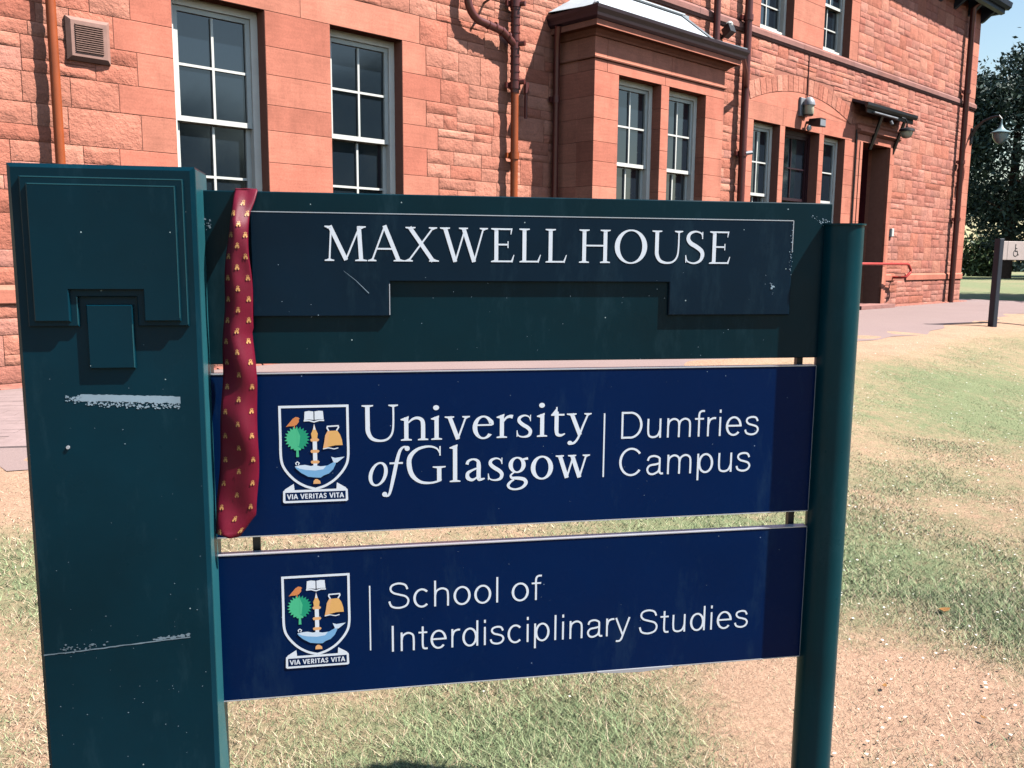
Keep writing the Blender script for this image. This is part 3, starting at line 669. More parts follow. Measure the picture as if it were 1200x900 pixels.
# ------------------------------------------------------------------ stroke lettering
def ribbon(pts, ws, mb, t, mi=0):
    n = len(pts); ws = ws if isinstance(ws, (list, tuple)) else [ws] * n; vs = []
    for i, (x, y) in enumerate(pts):
        p = Vector((x, y)); nn = []
        if i > 0: d = (p - Vector(pts[i - 1])).normalized(); nn.append(Vector((-d.y, d.x)))
        if i < n - 1: d = (Vector(pts[i + 1]) - p).normalized(); nn.append(Vector((-d.y, d.x)))
        m_ = sum(nn, Vector((0, 0))); m_ = m_ / max(.35, m_.dot(nn[0])) if len(nn) == 2 else m_
        for s_ in (.5, -.5): q = p + m_ * ws[i] * s_; vs.append((q.x, t, q.y))
    mb.add(vs, [(2 * i, 2 * i + 1, 2 * i + 3, 2 * i + 2) for i in range(n - 1)], mi)
def catmull(pts, ws, k=6):
    P_ = [np.array(p, float) for p in pts]; ws = ws if isinstance(ws, (list, tuple)) else [ws] * len(pts); op, ow = [], []
    for i in range(len(P_) - 1):
        a, b_, c_, d = P_[max(0, i - 1)], P_[i], P_[i + 1], P_[min(len(P_) - 1, i + 2)]
        for j in range(k):
            t = j / k; op.append(tuple(.5 * (2 * b_ + (c_ - a) * t + (2 * a - 5 * b_ + 4 * c_ - d) * t * t + (3 * b_ - a - 3 * c_ + d) * t ** 3))); ow.append(ws[i] * (1 - t) + ws[i + 1] * t)
    return op + [tuple(P_[-1])], ow + [ws[-1]]
def el(cx, cy, rx, ry, wx, wy, a0=0, a1=360, n=40, tilt=0.):
    """ring or arc between an outer and an inner ellipse"""
    out = []
    for i in range(n + 1):
        a = R(a0 + (a1 - a0) * i / n); b_ = a + R(tilt)
        out.append(((cx + rx * math.cos(a), cy + ry * math.sin(a)), (cx + (rx - wx) * math.cos(a), cy + (ry - wy) * math.sin(a))))
    return out
def glyph(mb, strokes, X, Y, k, t0, shear=0, mi=0, kx=1.):
    tr = lambda p: (X + (p[0] + shear * p[1]) * k * kx, Y + p[1] * k)
    for i, s_ in enumerate(strokes):
        t = t0 + i * .00003
        if s_[0] == 'l': 
            pts, ws = s_[1], s_[2]; ws = ws if isinstance(ws, (list, tuple)) else [ws] * len(pts)
            ribbon([tr(p) for p in pts], [w * k for w in ws], mb, t, mi)
        elif s_[0] == 'c':
            pts, ws = catmull(s_[1], s_[2]); ribbon([tr(p) for p in pts], [w * k for w in ws], mb, t, mi)
        elif s_[0] == 'e':
            e = el(*s_[1:]); vs = []
            for o_, i_ in e: a, b_ = tr(o_), tr(i_); vs += [(a[0], t, a[1]), (b_[0], t, b_[1])]
            mb.add(vs, [(2 * q, 2 * q + 1, 2 * q + 3, 2 * q + 2) for q in range(len(e) - 1)], mi)
        elif s_[0] == 's':            # bracketed serif at foot (d=1) or top (d=-1)
            x, y, h, d = s_[1:]; th = .032
            pl = [(x - h, y), (x + h, y), (x + h, y + d * th), (x + h * .45, y + d * th * 1.6), (x, y + d * th * 2.6), (x - h * .45, y + d * th * 1.6), (x - h, y + d * th)]
            mb.add([(tr(p)[0], t, tr(p)[1]) for p in pl], [tuple(range(7))], mi)
        elif s_[0] == 'p': mb.add([(tr(p)[0], t, tr(p)[1]) for p in s_[1]], [tuple(range(len(s_[1])))], mi)
        elif s_[0] == 'd':
            mb.add([(tr((s_[1] + s_[3] * math.cos(R(a)), s_[2] + s_[3] * math.sin(R(a))))) for a in ()], []) if 0 else None
            pl = [(s_[1] + s_[3] * math.cos(R(a)), s_[2] + s_[3] * math.sin(R(a))) for a in range(0, 360, 24)]
            mb.add([(tr(p)[0], t, tr(p)[1]) for p in pl], [tuple(range(len(pl)))], mi)
T, H = .118, .048      # thick and hair strokes of the roman capitals (cap height 1)
CAPS = {
 'M': (1.02, [('l', [(.14, .01), (.19, .97)], H), ('l', [(.16, 1.), (.53, .03)], T), ('l', [(.52, .03), (.86, 1.)], H), ('l', [(.88, .01), (.84, .99)], T), ('s', .14, 0, .11, 1), ('s', .88, 0, .14, 1), ('s', .12, 1, .08, -1), ('s', .9, 1, .1, -1)]),
 'A': (.84, [('l', [(.1, .02), (.41, 1.02)], H), ('l', [(.4, 1.03), (.73, .02)], T), ('l', [(.2, .36), (.6, .36)], H), ('s', .1, 0, .1, 1), ('s', .74, 0, .13, 1)]),
 'X': (.84, [('l', [(.14, .99), (.7, .01)], T), ('l', [(.1, .01), (.71, .99)], H), ('s', .11, 0, .1, 1), ('s', .72, 0, .12, 1), ('s', .16, 1, .12, -1), ('s', .7, 1, .1, -1)]),
 'W': (1.18, [('l', [(.13, .99), (.38, .0)], T), ('l', [(.38, .0), (.62, .97)], H), ('l', [(.58, .99), (.84, .0)], T), ('l', [(.84, .0), (1.07, .99)], H), ('s', .13, 1, .12, -1), ('s', .58, 1, .11, -1), ('s', 1.08, 1, .1, -1)]),
 'E': (.68, [('l', [(.19, .01), (.19, .99)], T), ('l', [(.19, .975), (.56, .975)], H), ('l', [(.19, .52), (.48, .52)], H), ('l', [(.19, .025), (.58, .025)], H), ('l', [(.57, 1.), (.55, .82)], [.05, .02]), ('l', [(.48, .62), (.48, .42)], .03), ('l', [(.57, .0), (.63, .22)], [.06, .02]), ('s', .17, 0, .11, 1), ('s', .17, 1, .11, -1)]),
 'L': (.64, [('l', [(.19, .01), (.19, .99)], T), ('l', [(.19, .025), (.54, .025)], H), ('l', [(.53, .0), (.6, .23)], [.06, .02]), ('s', .19, 0, .12, 1), ('s', .19, 1, .13, -1)]),
 'H': (.92, [('l', [(.19, .01), (.19, .99)], T), ('l', [(.74, .01), (.74, .99)], T), ('l', [(.19, .52), (.74, .52)], H), ('s', .19, 0, .13, 1), ('s', .74, 0, .13, 1), ('s', .19, 1, .13, -1), ('s', .74, 1, .13, -1)]),
 'O': (.96, [('e', .48, .5, .43, .52, .13, .045)]),
 'U': (.88, [('c', [(.19, .99), (.19, .5), (.2, .26), (.29, .08), (.47, .015), (.64, .06), (.745, .22), (.775, .5), (.775, .99)], [T, T, T, .095, .06, .055, .052, H, H]), ('s', .19, 1, .13, -1), ('s', .775, 1, .11, -1)]),
 'S': (.64, [('c', [(.52, .82), (.48, .93), (.33, .985), (.18, .92), (.13, .77), (.2, .63), (.36, .52), (.5, .39), (.53, .24), (.46, .08), (.3, .012), (.13, .07), (.08, .22)], [.03, .04, .05, .09, .12, .13, .13, .13, .12, .08, .05, .04, .03]), ('l', [(.52, .98), (.52, .76)], .03), ('l', [(.085, .03), (.075, .26)], .03)]),
 'G': (.98, [('c', [(.82, .8), (.74, .94), (.55, 1.0), (.3, .93), (.13, .73), (.11, .48), (.18, .22), (.36, .04), (.6, .0), (.8, .05), (.84, .1)], [.03, .045, .055, .08, .12, .13, .12, .08, .055, .05, .05]), ('l', [(.8, .43), (.8, .04)], T), ('l', [(.82, 1.), (.82, .74)], .035), ('s', .8, .45, .15, -1)]),
}
T2, H2, X_ = .115, .05, .64
def stem(x, h=X_, foot=True): 
    r_ = [('l', [(x, .01), (x, h)], T2), ('p', [(x - .13, h - .045), (x - .13, h - .07), (x - .03, h - .1), (x + T2 / 2, h - .02), (x + T2 / 2, h + .035)])]
    return r_ + ([('s', x, 0, .125, 1)] if foot else [])
LOW = {
 'n': (.70, stem(.19) + [('c', [(.22, .47), (.33, .585), (.44, .62), (.54, .57), (.575, .44), (.575, .02)], [.03, .06, .075, .1, T2, T2]), ('s', .575, 0, .12, 1)]),
 'i': (.36, stem(.19) + [('d', .18, .89, .07)]),
 'v': (.62, [('l', [(.13, .63), (.33, .0)], T2), ('l', [(.325, .0), (.52, .63)], H2), ('s', .13, X_, .11, -1), ('s', .52, X_, .09, -1)]),
 'e': (.56, [('e', .31, .31, .255, .33, .11, .05, 20, 322, 34), ('l', [(.09, .375), (.52, .375)], .045), ('c', [(.45, .53), (.51, .46), (.53, .37)], [.08, .09, .05])]),
 'r': (.49, stem(.19) + [('c', [(.22, .45), (.29, .56), (.38, .6), (.45, .585)], [.04, .06, .085, .11])]),
 's': (.48, [('c', [(.38, .5), (.34, .58), (.24, .615), (.13, .56), (.115, .46), (.2, .36), (.32, .27), (.385, .17), (.35, .05), (.22, .01), (.1, .05), (.065, .16)], [.03, .035, .045, .08, .1, .105, .105, .1, .08, .045, .035, .03]), ('l', [(.385, .63), (.385, .45)], .025), ('l', [(.065, .02), (.065, .2)], .025)]),
 't': (.42, [('l', [(.18, .83), (.18, .18)], [.03, T2]), ('l', [(.18, .7), (.18, .18)], T2), ('c', [(.18, .2), (.2, .06), (.29, .025), (.39, .07)], [T2, .1, .07, .03]), ('l', [(.05, .61), (.37, .61)], .05), ('p', [(.04, .6), (.2, .6), (.2, .84)])]),
 'y': (.62, [('l', [(.13, .63), (.34, .02)], T2), ('c', [(.54, .63), (.42, .3), (.3, -.05), (.2, -.2), (.09, -.22)], [H2, .055, .06, .065, .07]), ('d', .095, -.2, .06), ('s', .13, X_, .12, -1), ('s', .53, X_, .09, -1)]),
 'l': (.36, stem(.19, 1.0)),
 'a': (.55, [('c', [(.11, .47), (.14, .56), (.25, .61), (.36, .56), (.385, .44), (.385, .1), (.43, .045), (.53, .07)], [.09, .07, .045, .08, T2, T2, .08, .03]), ('c', [(.37, .37), (.24, .31), (.13, .23), (.13, .1), (.22, .04), (.3, .07), (.38, .15)], [.04, .055, .09, .11, .08, .05, .04])]),
 'g': (.56, [('e', .27, .41, .205, .225, .1, .045), ('l', [(.4, .56), (.53, .585)], [.05, .07]), ('c', [(.2, .21), (.12, .13), (.15, .055), (.3, .04), (.44, .0), (.485, -.1), (.4, -.22), (.24, -.27), (.1, -.23), (.06, -.14), (.13, -.04), (.2, .0)], [.04, .05, .07, .09, .1, .1, .07, .05, .06, .08, .06, .04])]),
 'o': (.62, [('e', .31, .31, .27, .335, .11, .05)]),
 'w': (.88, [('l', [(.12, .63), (.3, .0)], T2), ('l', [(.295, .0), (.45, .6)], H2), ('l', [(.42, .63), (.61, .0)], T2), ('l', [(.605, .0), (.77, .63)], H2), ('s', .12, X_, .1, -1), ('s', .42, X_, .1, -1), ('s', .77, X_, .09, -1)]),
}
W_ = .072; XH = .72
def bowl(cx, rx=.235): return ('e', cx, XH / 2, rx, XH / 2 + .012, W_, W_)
def vs_(x, a=0., b_=XH): return ('l', [(x, a), (x, b_)], W_)
def arch(x, wd): return ('c', [(x, .42), (x + wd * .12, .6), (x + wd * .52, .69), (x + wd * .9, .62), (x + wd, .44), (x + wd, .0)], W_)
SANS = {
 'D': (.80, [vs_(.13, 0, 1), ('l', [(.13, .96), (.38, .96)], W_), ('l', [(.13, .04), (.38, .04)], W_), ('e', .37, .5, .37, .5, W_, W_, -90, 90, 26)]),
 'C': (.82, [('e', .42, .5, .36, .52, W_, W_, 38, 322, 36)]),
 'S': (.72, [('c', [(.61, .74), (.54, .91), (.35, .975), (.17, .91), (.12, .76), (.2, .62), (.38, .54), (.56, .46), (.635, .3), (.57, .11), (.36, .03), (.15, .1), (.08, .3)], W_)]),
 'I': (.30, [vs_(.15, 0, 1)]),
 'a': (.60, [('c', [(.1, .52), (.15, .65), (.3, .69), (.44, .62), (.46, .5), (.46, .13), (.5, .04), (.57, .04)], W_), ('c', [(.46, .42), (.34, .38), (.16, .34), (.09, .2), (.15, .05), (.28, .025), (.42, .12), (.46, .26)], W_)]),
 'c': (.58, [('e', .31, XH / 2, .25, XH / 2 + .012, W_, W_, 45, 315, 30)]),
 'd': (.65, [bowl(.3), vs_(.535, 0, 1)]),
 'e': (.62, [('e', .31, XH / 2, .25, XH / 2 + .012, W_, W_, 0, 318, 32), ('l', [(.08, .375), (.56, .375)], W_ * .95)]),
 'f': (.33, [('c', [(.16, 0), (.16, .5), (.16, .84), (.22, .95), (.33, .96)], W_), ('l', [(.03, .67), (.31, .67)], W_ * .9)]),
 'h': (.61, [vs_(.12, 0, 1), arch(.12, .38)]),
 'i': (.25, [vs_(.125), ('l', [(.125, .88), (.125, 1.)], W_)]),
 'l': (.25, [vs_(.125, 0, 1)]),
 'm': (.92, [vs_(.12), arch(.12, .34), arch(.46, .34)]),
 'n': (.61, [vs_(.12), arch(.12, .37)]),
 'o': (.62, [bowl(.31, .255)]),
 'p': (.65, [bowl(.35), vs_(.115, -.27, XH)]),
 'r': (.37, [vs_(.12), ('c', [(.12, .42), (.17, .61), (.27, .68), (.36, .68)], W_)]),
 's': (.54, [('c', [(.45, .53), (.39, .66), (.26, .69), (.13, .64), (.1, .53), (.17, .43), (.3, .38), (.42, .32), (.465, .2), (.4, .07), (.26, .025), (.11, .08), (.06, .21)], W_)]),
 't': (.34, [('c', [(.16, .9), (.16, .6), (.16, .18), (.2, .05), (.31, .04)], W_), ('l', [(.03, .67), (.3, .67)], W_ * .9)]),
 'u': (.61, [('c', [(.12, XH), (.12, .26), (.16, .08), (.29, .03), (.42, .1), (.49, .3)], W_), vs_(.49)]),
 'y': (.54, [('l', [(.05, XH), (.28, .02)], W_), ('c', [(.5, XH), (.3, .05), (.24, -.14), (.17, -.22), (.06, -.22)], W_)]),
 'V': (.72, [('l', [(.06, 1), (.36, 0)], .2), ('l', [(.36, 0), (.66, 1)], .2)]), 'A': (.74, [('l', [(.06, 0), (.37, 1)], .2), ('l', [(.37, 1), (.68, 0)], .2), ('l', [(.2, .28), (.54, .28)], .16)]),
}
BOLD = {'V': SANS['V'], 'A': SANS['A'], 'I': (.36, [('l', [(.18, 0), (.18, 1)], .21)]), 'E': (.64, [('l', [(.17, 0), (.17, 1)], .21), ('l', [(.17, .91), (.56, .91)], .18), ('l', [(.17, .5), (.52, .5)], .17), ('l', [(.17, .09), (.56, .09)], .18)]),
 'R': (.72, [('l', [(.17, 0), (.17, 1)], .21), ('l', [(.17, .91), (.4, .91)], .18), ('l', [(.17, .46), (.4, .46)], .17), ('e', .38, .69, .27, .31, .19, .17, -90, 90, 12), ('l', [(.38, .46), (.6, 0)], .2)]),
 'T': (.66, [('l', [(.33, 0), (.33, 1)], .21), ('l', [(.04, .91), (.62, .91)], .18)]), 'S': (.66, [('c', [(.55, .78), (.45, .91), (.28, .92), (.17, .78), (.25, .6), (.42, .48), (.52, .3), (.42, .1), (.25, .08), (.1, .22)], .17)])}
def word(mb, txt, fonts, x0, x1, y, k, t0, track=0., y1=None, space=.3, mi=0):
    adv = [(space if ch == ' ' else get(fonts, ch)[0] + track) for ch in txt]; tot = sum(adv) * k; kx = (x1 - x0) / tot
    x = x0
    for ch, a in zip(txt, adv):
        yy = y if y1 is None else y + (y1 - y) * (x - x0) / (x1 - x0)
        if ch != ' ': glyph(mb, get(fonts, ch)[1], x, yy, k, t0, 0, mi, kx)
        x += a * k * kx
def get(fonts, ch):
    for f_ in fonts:
        if ch in f_: return f_[ch]
    raise KeyError(ch)

# ------------------------------------------------------------------ the sign
S = thing('sign_board', 'green and navy two post sign for Maxwell House and the campus', 'sign', SO, SY)
pil = MB(); pil.prism([(-.979, 0), (-.644, 0), (-.644, 1.57), (-.979, 1.57)], -.05, .09, .008); pil = pil.build('pillar', M['teal'], S)
out = lambda g_, b_=0.: [(-.955 + g_, 1.264 + b_), (-.865 - g_, 1.264 + b_), (-.865 - g_, 1.321 + g_), (-.758 + g_, 1.321 + g_), (-.758 + g_, 1.264 + b_), (-.664 - g_, 1.264 + b_), (-.664 - g_, 1.546 - g_), (-.955 + g_, 1.546 - g_)]
MB().prism(out(0), .09, .097, .002).build('raised_moulding', M['teal'], pil)
MB().prism(out(.0135, .010), .097, .104, .002).build('raised_moulding', M['teal'], pil)
MB().box(-.644, -.6425, -.048, .082, 0, 1.566).build('sunlit_side', M['sunlit_teal'], pil, fix=False)  # thin plate in lighter teal, paints the sun on the pillar's right side
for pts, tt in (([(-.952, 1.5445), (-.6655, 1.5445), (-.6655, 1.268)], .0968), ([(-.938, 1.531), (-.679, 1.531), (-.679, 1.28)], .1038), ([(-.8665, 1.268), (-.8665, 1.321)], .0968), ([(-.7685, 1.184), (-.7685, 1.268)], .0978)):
    m = MB(); ribbon(pts, .0019, m, tt + .0005); m.build('edge_highlight', M['sunlit_teal'], pil, fix=False)  # painted highlights along the moulding edges that catch the sun
MB().cbox(-.851, -.767, .09, .098, 1.182, 1.306, .002).build('raised_block', M['teal'], pil)
for s_, z in ((-.901, 1.027),): MB().tube([(s_, .088, z), (s_, .0925, z)], .0035, 10).build('screw', M['alu'], pil)
# scraped marks
def flakes(n, s0, s1, zf, spread, size, t, name, parent, bias=1.):
    m = MB(); r_ = random.Random(n)
    for q in range(n):
        s_ = r_.uniform(s0, s1); z = zf(s_) + r_.gauss(0, spread); a = r_.uniform(0, 3); r0_ = size * r_.uniform(.3, 1)
        pl = [(s_ + r0_ * r_.uniform(.5, 1.3) * math.cos(a + k_ * 1.2566) * bias, z + r0_ * r_.uniform(.4, 1.) * math.sin(a + k_ * 1.2566)) for k_ in range(5)]
        m.add([(x, t + q * 4e-7, y) for x, y in pl], [(0, 1, 2, 3, 4)])
    return m.build(name, M['residue'], parent, fix=False)
m = MB(); r_ = random.Random(3); top = [(s_, 1.132 - (s_ + .876) * .045 + r_.uniform(-.0008, .0008)) for s_ in np.linspace(-.872, -.688, 40)]; bot = [(s_, 1.118 - (s_ + .876) * .045 + r_.uniform(-.0015, .0015)) for s_ in np.linspace(-.885, -.688, 40)]
for i in range(39): m.add([(top[i][0], .0904, top[i][1]), (top[i + 1][0], .0904, top[i + 1][1]), (bot[i + 1][0], .0904, bot[i + 1][1]), (bot[i][0], .0904, bot[i][1])], [(0, 1, 2, 3)])
m.build('adhesive_strip', M['residue'], pil, fix=False)
flakes(170, -.87, -.69, lambda s_: 1.113 - (s_ + .876) * .045, .0035, .003, .0906, 'paint_flakes', pil)
flakes(40, -.9, -.87, lambda s_: 1.124, .004, .003, .0907, 'paint_flakes', pil)
m = MB(); ribbon([(s_, .601 + (s_ + .974) * .067 + r_.uniform(-.0006, .0006)) for s_ in np.linspace(-.972, -.69, 30)], [.0018 + .0012 * r_.random() for _ in range(30)], m, .0905); m.build('scratch', M['residue'], pil, fix=False)
flakes(60, -.76, -.69, lambda s_: .606 + (s_ + .974) * .067, .0016, .0032, .0906, 'paint_flakes', pil, 1.5)
flakes(34, -.94, -.85, lambda s_: .609 + (s_ + .974) * .067, .0035, .0026, .0906, 'paint_flakes', pil, 1.3)
flakes(60, -.975, -.65, lambda s_: .35 + .3 * math.sin(s_ * 977) ** 2, .15, .0016, .0906, 'paint_flakes', pil)
flakes(26, -.975, -.65, lambda s_: 1.2 + .3 * math.sin(s_ * 577), .1, .0013, .0907, 'paint_flakes', pil)
# header board
hd = MB().prism([(-.645, 1.176), (.752, 1.174), (.752, 1.533), (-.645, 1.533)], -.02, 0., .002).build('header_board', M['teal_header'], S)
RP = [(-.552, 1.276), (-.268, 1.276), (-.268, 1.35), (.357, 1.35), (.357, 1.276), (.653, 1.276), (.653, 1.493), (-.552, 1.493)]
rp = MB().prism(RP, 0., .0082, .002).build('raised_panel', M['teal_navy'], hd)
m = MB(); th = .0018      # painted highlight: pale lines where the panel's edges catch the sun
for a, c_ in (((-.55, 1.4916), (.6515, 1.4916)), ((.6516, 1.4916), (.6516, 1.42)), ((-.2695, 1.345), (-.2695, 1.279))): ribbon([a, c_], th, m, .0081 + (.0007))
m.build('edge_highlight', M['alu'], hd, fix=False)
flakes(26, .645, .653, lambda s_: 1.43 + .04 * math.sin(s_ * 4000), .01, .0022, .0089, 'paint_flakes', hd)
for w_, a, c_ in (('MAXWELL', -.406, .122), ('HOUSE', .140, .505)):
    m = MB(); word(m, w_, (CAPS,), a, c_, 1.3925, .0725, .0089, .02); m.build('lettering', M['white'], rp, fix=False)
flakes(8, .6, .62, lambda s_: 1.343 - (s_ - .61) * .3, .006, .004, .0090, 'paint_flakes', hd)
flakes(26, .70, .752, lambda s_: 1.50 - (s_ - .7) * .3, .004, .0025, .0004, 'paint_flakes', hd)
flakes(12, -.644, -.63, lambda s_: 1.468, .008, .0035, .0004, 'paint_flakes', hd)
flakes(50, -.5, .62, lambda s_: 1.25 + .09 * math.sin(s_ * 313), .03, .0012, .0092, 'paint_flakes', rp)
m = MB(); ribbon([(-.365, 1.372), (-.34, 1.352), (-.313, 1.325)], [.0004, .001, .0018], m, .0091); m.build('scratch', M['residue'], rp, fix=False)
# lower panels
def blue_panel(z0, z1):
    p = MB().prism([(-.645, z0), (.733, z0), (.733, z1), (-.645, z1)], -.022, 0., .001).build('sign_panel', M['blue'], S)
    MB().prism([(-.645, z1), (.733, z1), (.733, z1 + .0022), (-.645, z1 + .0022)], -.021, .0012, 0).build('edge_trim', M['alu'], p)
    MB().prism([(-.645, z0 - .002), (.733, z0 - .002), (.733, z0), (-.645, z0)], -.021, .0012, 0).build('edge_trim', M['alu'], p)
    MB().prism([(.733, z0), (.7345, z0), (.7345, z1), (.733, z1)], -.021, .0006, 0).build('edge_trim', M['alu'], p)
    return p
p1 = blue_panel(.801, 1.154); p2 = blue_panel(.427, .759)
TT = .0005
def letter(parent, txt, fonts, x0, x1, y, k_, t0=TT, track=0.):
    m = MB(); word(m, txt, fonts, x0, x1, y, k_, t0, track); return m.build('lettering', M['white'], parent, fix=False)
letter(p1, 'University', (CAPS, LOW), -.338, .184, 1.002, .081)
m = MB(); glyph(m, [('e', .30, .31, .25, .335, .1, .05), ], -.328, .9035, .081, TT, .2)
glyph(m, [('c', [(-.02, -.27), (.06, -.31), (.14, -.22), (.24, .2), (.34, .66), (.42, .93), (.52, 1.04), (.62, 1.03)], [.07, .05, .07, .1, .1, .08, .05, .06]), ('l', [(.14, .6), (.5, .6)], .05), ('d', -.0, -.26, .07), ('d', .62, 1.0, .07)], -.285, .9035, .081, TT, 0)
m.build('lettering', M['white'], p1, fix=False)
letter(p1, 'Glasgow', (CAPS, LOW), -.241, .184, .9045, .083)
letter(p1, 'Dumfries', (SANS,), .2475, .598, .9915, .063); letter(p1, 'Campus', (SANS,), .2475, .581, .904, .0645)
m = MB(); m.box(.213, .2165, 0, TT, .903, 1.052); m.build('divider_line', M['white'], p1, fix=False)
letter(p2, 'School', (SANS,), -.284, -.022, .6155, .061); letter(p2, 'of', (SANS,), -.002, .073, .6155, .061)
letter(p2, 'Interdisciplinary', (SANS,), -.282, .291, .514, .0615); letter(p2, 'Studies', (SANS,), .308, .594, .512, .0615)
m = MB(); m.box(-.3225, -.3195, 0, TT, .521, .673); m.build('divider_line', M['white'], p2, fix=False)
def crest(parent, s0, z1, wd):
    """shield, drawn in units of its width: x right, y down"""
    m = MB(); mats = ['white', 'crest_orange', 'crest_green', 'crest_dgreen', 'crest_gold', 'crest_lorange', 'crest_fish', 'crest_fishlight', 'blue']
    mi = {n_: i for i, n_ in enumerate(mats)}; cnt = [0]
    def pg(pts, mat, lift=0):
        cnt[0] += 1; t = .0005 + cnt[0] * .00003; m.add([(s0 + x * wd, t, z1 - y * wd) for x, y in pts], [tuple(range(len(pts)))], mi[mat])
    def ln(pts, w, mat='white', smooth=False):
        cnt[0] += 1; ws = w if isinstance(w, list) else [w] * len(pts)
        if smooth: pts, ws = catmull(pts, ws, 8)
        ribbon([(s0 + x * wd, z1 - y * wd) for x, y in pts], [q * wd for q in ws], m, .0005 + cnt[0] * .00003, mi[mat])
    # outline
    ln([(.5, .015), (.982, .015), (.982, .5)], .036); ln([(.5, .015), (.018, .015), (.018, .5)], .036)
    ln([(.982, .48), (.98, .78), (.93, .94), (.8, 1.10), (.65, 1.2), (.5, 1.25)], .036, smooth=True)
    ln([(.018, .48), (.02, .78), (.07, .94), (.2, 1.10), (.35, 1.2), (.5, 1.25)], .036, smooth=True)
    # book
    pg([(.37, .09), (.43, .08), (.495, .09), (.495, .215), (.43, .205), (.36, .215)], 'white'); pg([(.51, .09), (.57, .08), (.63, .085), (.64, .21), (.575, .205), (.51, .215)], 'white')
    ln([(.355, .225), (.43, .222), (.5, .245), (.575, .222), (.645, .225)], .02)
    # bird
    pg([(.10, .31), (.15, .25), (.2, .19), (.24, .165), (.275, .17), (.3, .19), (.285, .2), (.285, .24), (.25, .285), (.2, .3), (.14, .30)], 'crest_orange'); ln([(.22, .29), (.225, .33)], .012, 'crest_orange')
    # tree with toothed edge
    def toothed(cx, cy, r, a0, a1, n):
        q = []
        for i in range(n * 2 + 1): a = R(a0 + (a1 - a0) * i / (2 * n)); rr = r * (1.04 if i % 2 == 0 else .80); q.append((cx + rr * math.cos(a), cy - rr * math.sin(a) * 1.02))
        return q
    pg(toothed(.255, .485, .175, 90, 238, 9) + [(.255, .62)], 'crest_green'); pg([(.255, .62)] + toothed(.255, .485, .175, -58, 90, 9), 'crest_dgreen')
    pg([(.2, .64), (.255, .6), (.31, .64), (.3, .66), (.215, .66)], 'crest_green'); pg([(.24, .64), (.27, .64), (.275, .76), (.235, .76)], 'crest_green')
    pg([(.255, .33), (.255, .6), (.28, .6), (.3, .45)], 'crest_green')
    # mace
    pg([(.5, .27), (.525, .36), (.55, .42), (.54, .49), (.465, .49), (.455, .42), (.48, .36)], 'crest_gold'); pg([(.5, .27), (.52, .36), (.485, .36)], 'white')
    pg([(.455, .49), (.55, .49), (.57, .51), (.55, .535), (.455, .535), (.44, .51)], 'crest_lorange'); pg([(.475, .535), (.535, .535), (.535, .66), (.475, .66)], 'fishlight' if 0 else 'white')
    pg([(.455, .66), (.55, .66), (.57, .68), (.55, .705), (.455, .705), (.44, .68)], 'crest_lorange'); pg([(.475, .705), (.535, .705), (.535, .82), (.475, .82)], 'white')
    pg([(.455, .82), (.55, .82), (.57, .84), (.55, .865), (.455, .865), (.44, .84)], 'crest_lorange'); pg([(.475, .865), (.535, .865), (.53, .9), (.48, .9)], 'white')
    # bell
    pg([(.62, .645), (.64, .55), (.655, .45), (.69, .385), (.83, .38), (.87, .44), (.895, .52), (.905, .60), (.8, .6), (.7, .62)], 'crest_gold'); pg([(.62, .645), (.64, .55), (.655, .45), (.69, .385), (.73, .383), (.70, .5), (.69, .63)], 'crest_lorange')
    ln([(.71, .385), (.685, .34), (.69, .315), (.845, .31), (.85, .335), (.82, .38)], .02); ln([(.62, .65), (.7, .635), (.78, .655), (.84, .64)], .014)
    # fish
    pg([(.21, .9), (.28, .89), (.36, .885), (.44, .9), (.5, .89), (.58, .91), (.68, .9), (.77, .85), (.8, .84), (.8, .88), (.76, .96), (.7, 1.02), (.62, 1.05), (.58, 1.08), (.5, 1.075), (.4, 1.06), (.3, 1.0), (.235, .94)], 'crest_fish')
    pg([(.21, .9), (.28, .885), (.36, .88), (.44, .9), (.5, .89), (.58, .91), (.66, .905), (.62, .955), (.5, .97), (.36, .955), (.28, .935)], 'crest_fishlight')
    pg([(.735, .77), (.79, .79), (.93, .775), (.86, .83), (.82, .86), (.77, .86)], 'crest_fishlight'); ln([(.235, .88), (.225, .85), (.25, .83), (.275, .85), (.26, .88)], .014)
    pg([(.47, 1.17), (.475, 1.125), (.5, 1.1), (.53, 1.1), (.57, 1.13), (.575, 1.17)], 'crest_lorange')
    # scroll
    pg([(.05, 1.27), (.06, 1.24), (.19, 1.16), (.2, 1.27)], 'white'); pg([(.95, 1.27), (.94, 1.24), (.81, 1.16), (.8, 1.27)], 'white')
    pg([(.035, 1.27), (.05, 1.255), (.95, 1.255), (.965, 1.27), (.97, 1.43), (.95, 1.447), (.05, 1.447), (.03, 1.43)], 'white'); pg([(.065, 1.29), (.935, 1.29), (.935, 1.415), (.065, 1.415)], 'blue')
    cnt[0] += 1; word(m, 'VIA VERITAS VITA', (BOLD,), s0 + .09 * wd, s0 + .91 * wd, z1 - 1.39 * wd, .075 * wd, .0005 + cnt[0] * .00003, .02, space=.42)
    return m.build('crest', [M[q] for q in mats], parent, fix=False)
crest(p1, -.5075, 1.085, .1475); crest(p2, -.512, .7055, .1475)
# loose peeling trim on the lower panel
m = MB(); m.prism([(.21, .425), (.26, .421), (.32, .419), (.40, .424), (.40, .428), (.21, .428)], -.01, .004, 0); m.build('peeling_trim', M['alu'], p2)
flakes(30, -.64, .72, lambda s_: .62 + .12 * math.sin(s_ * 911), .04, .0012, .0009, 'paint_flakes', p2); flakes(30, -.64, .72, lambda s_: .97 + .16 * math.sin(s_ * 911), .03, .0012, .0009, 'paint_flakes', p1)
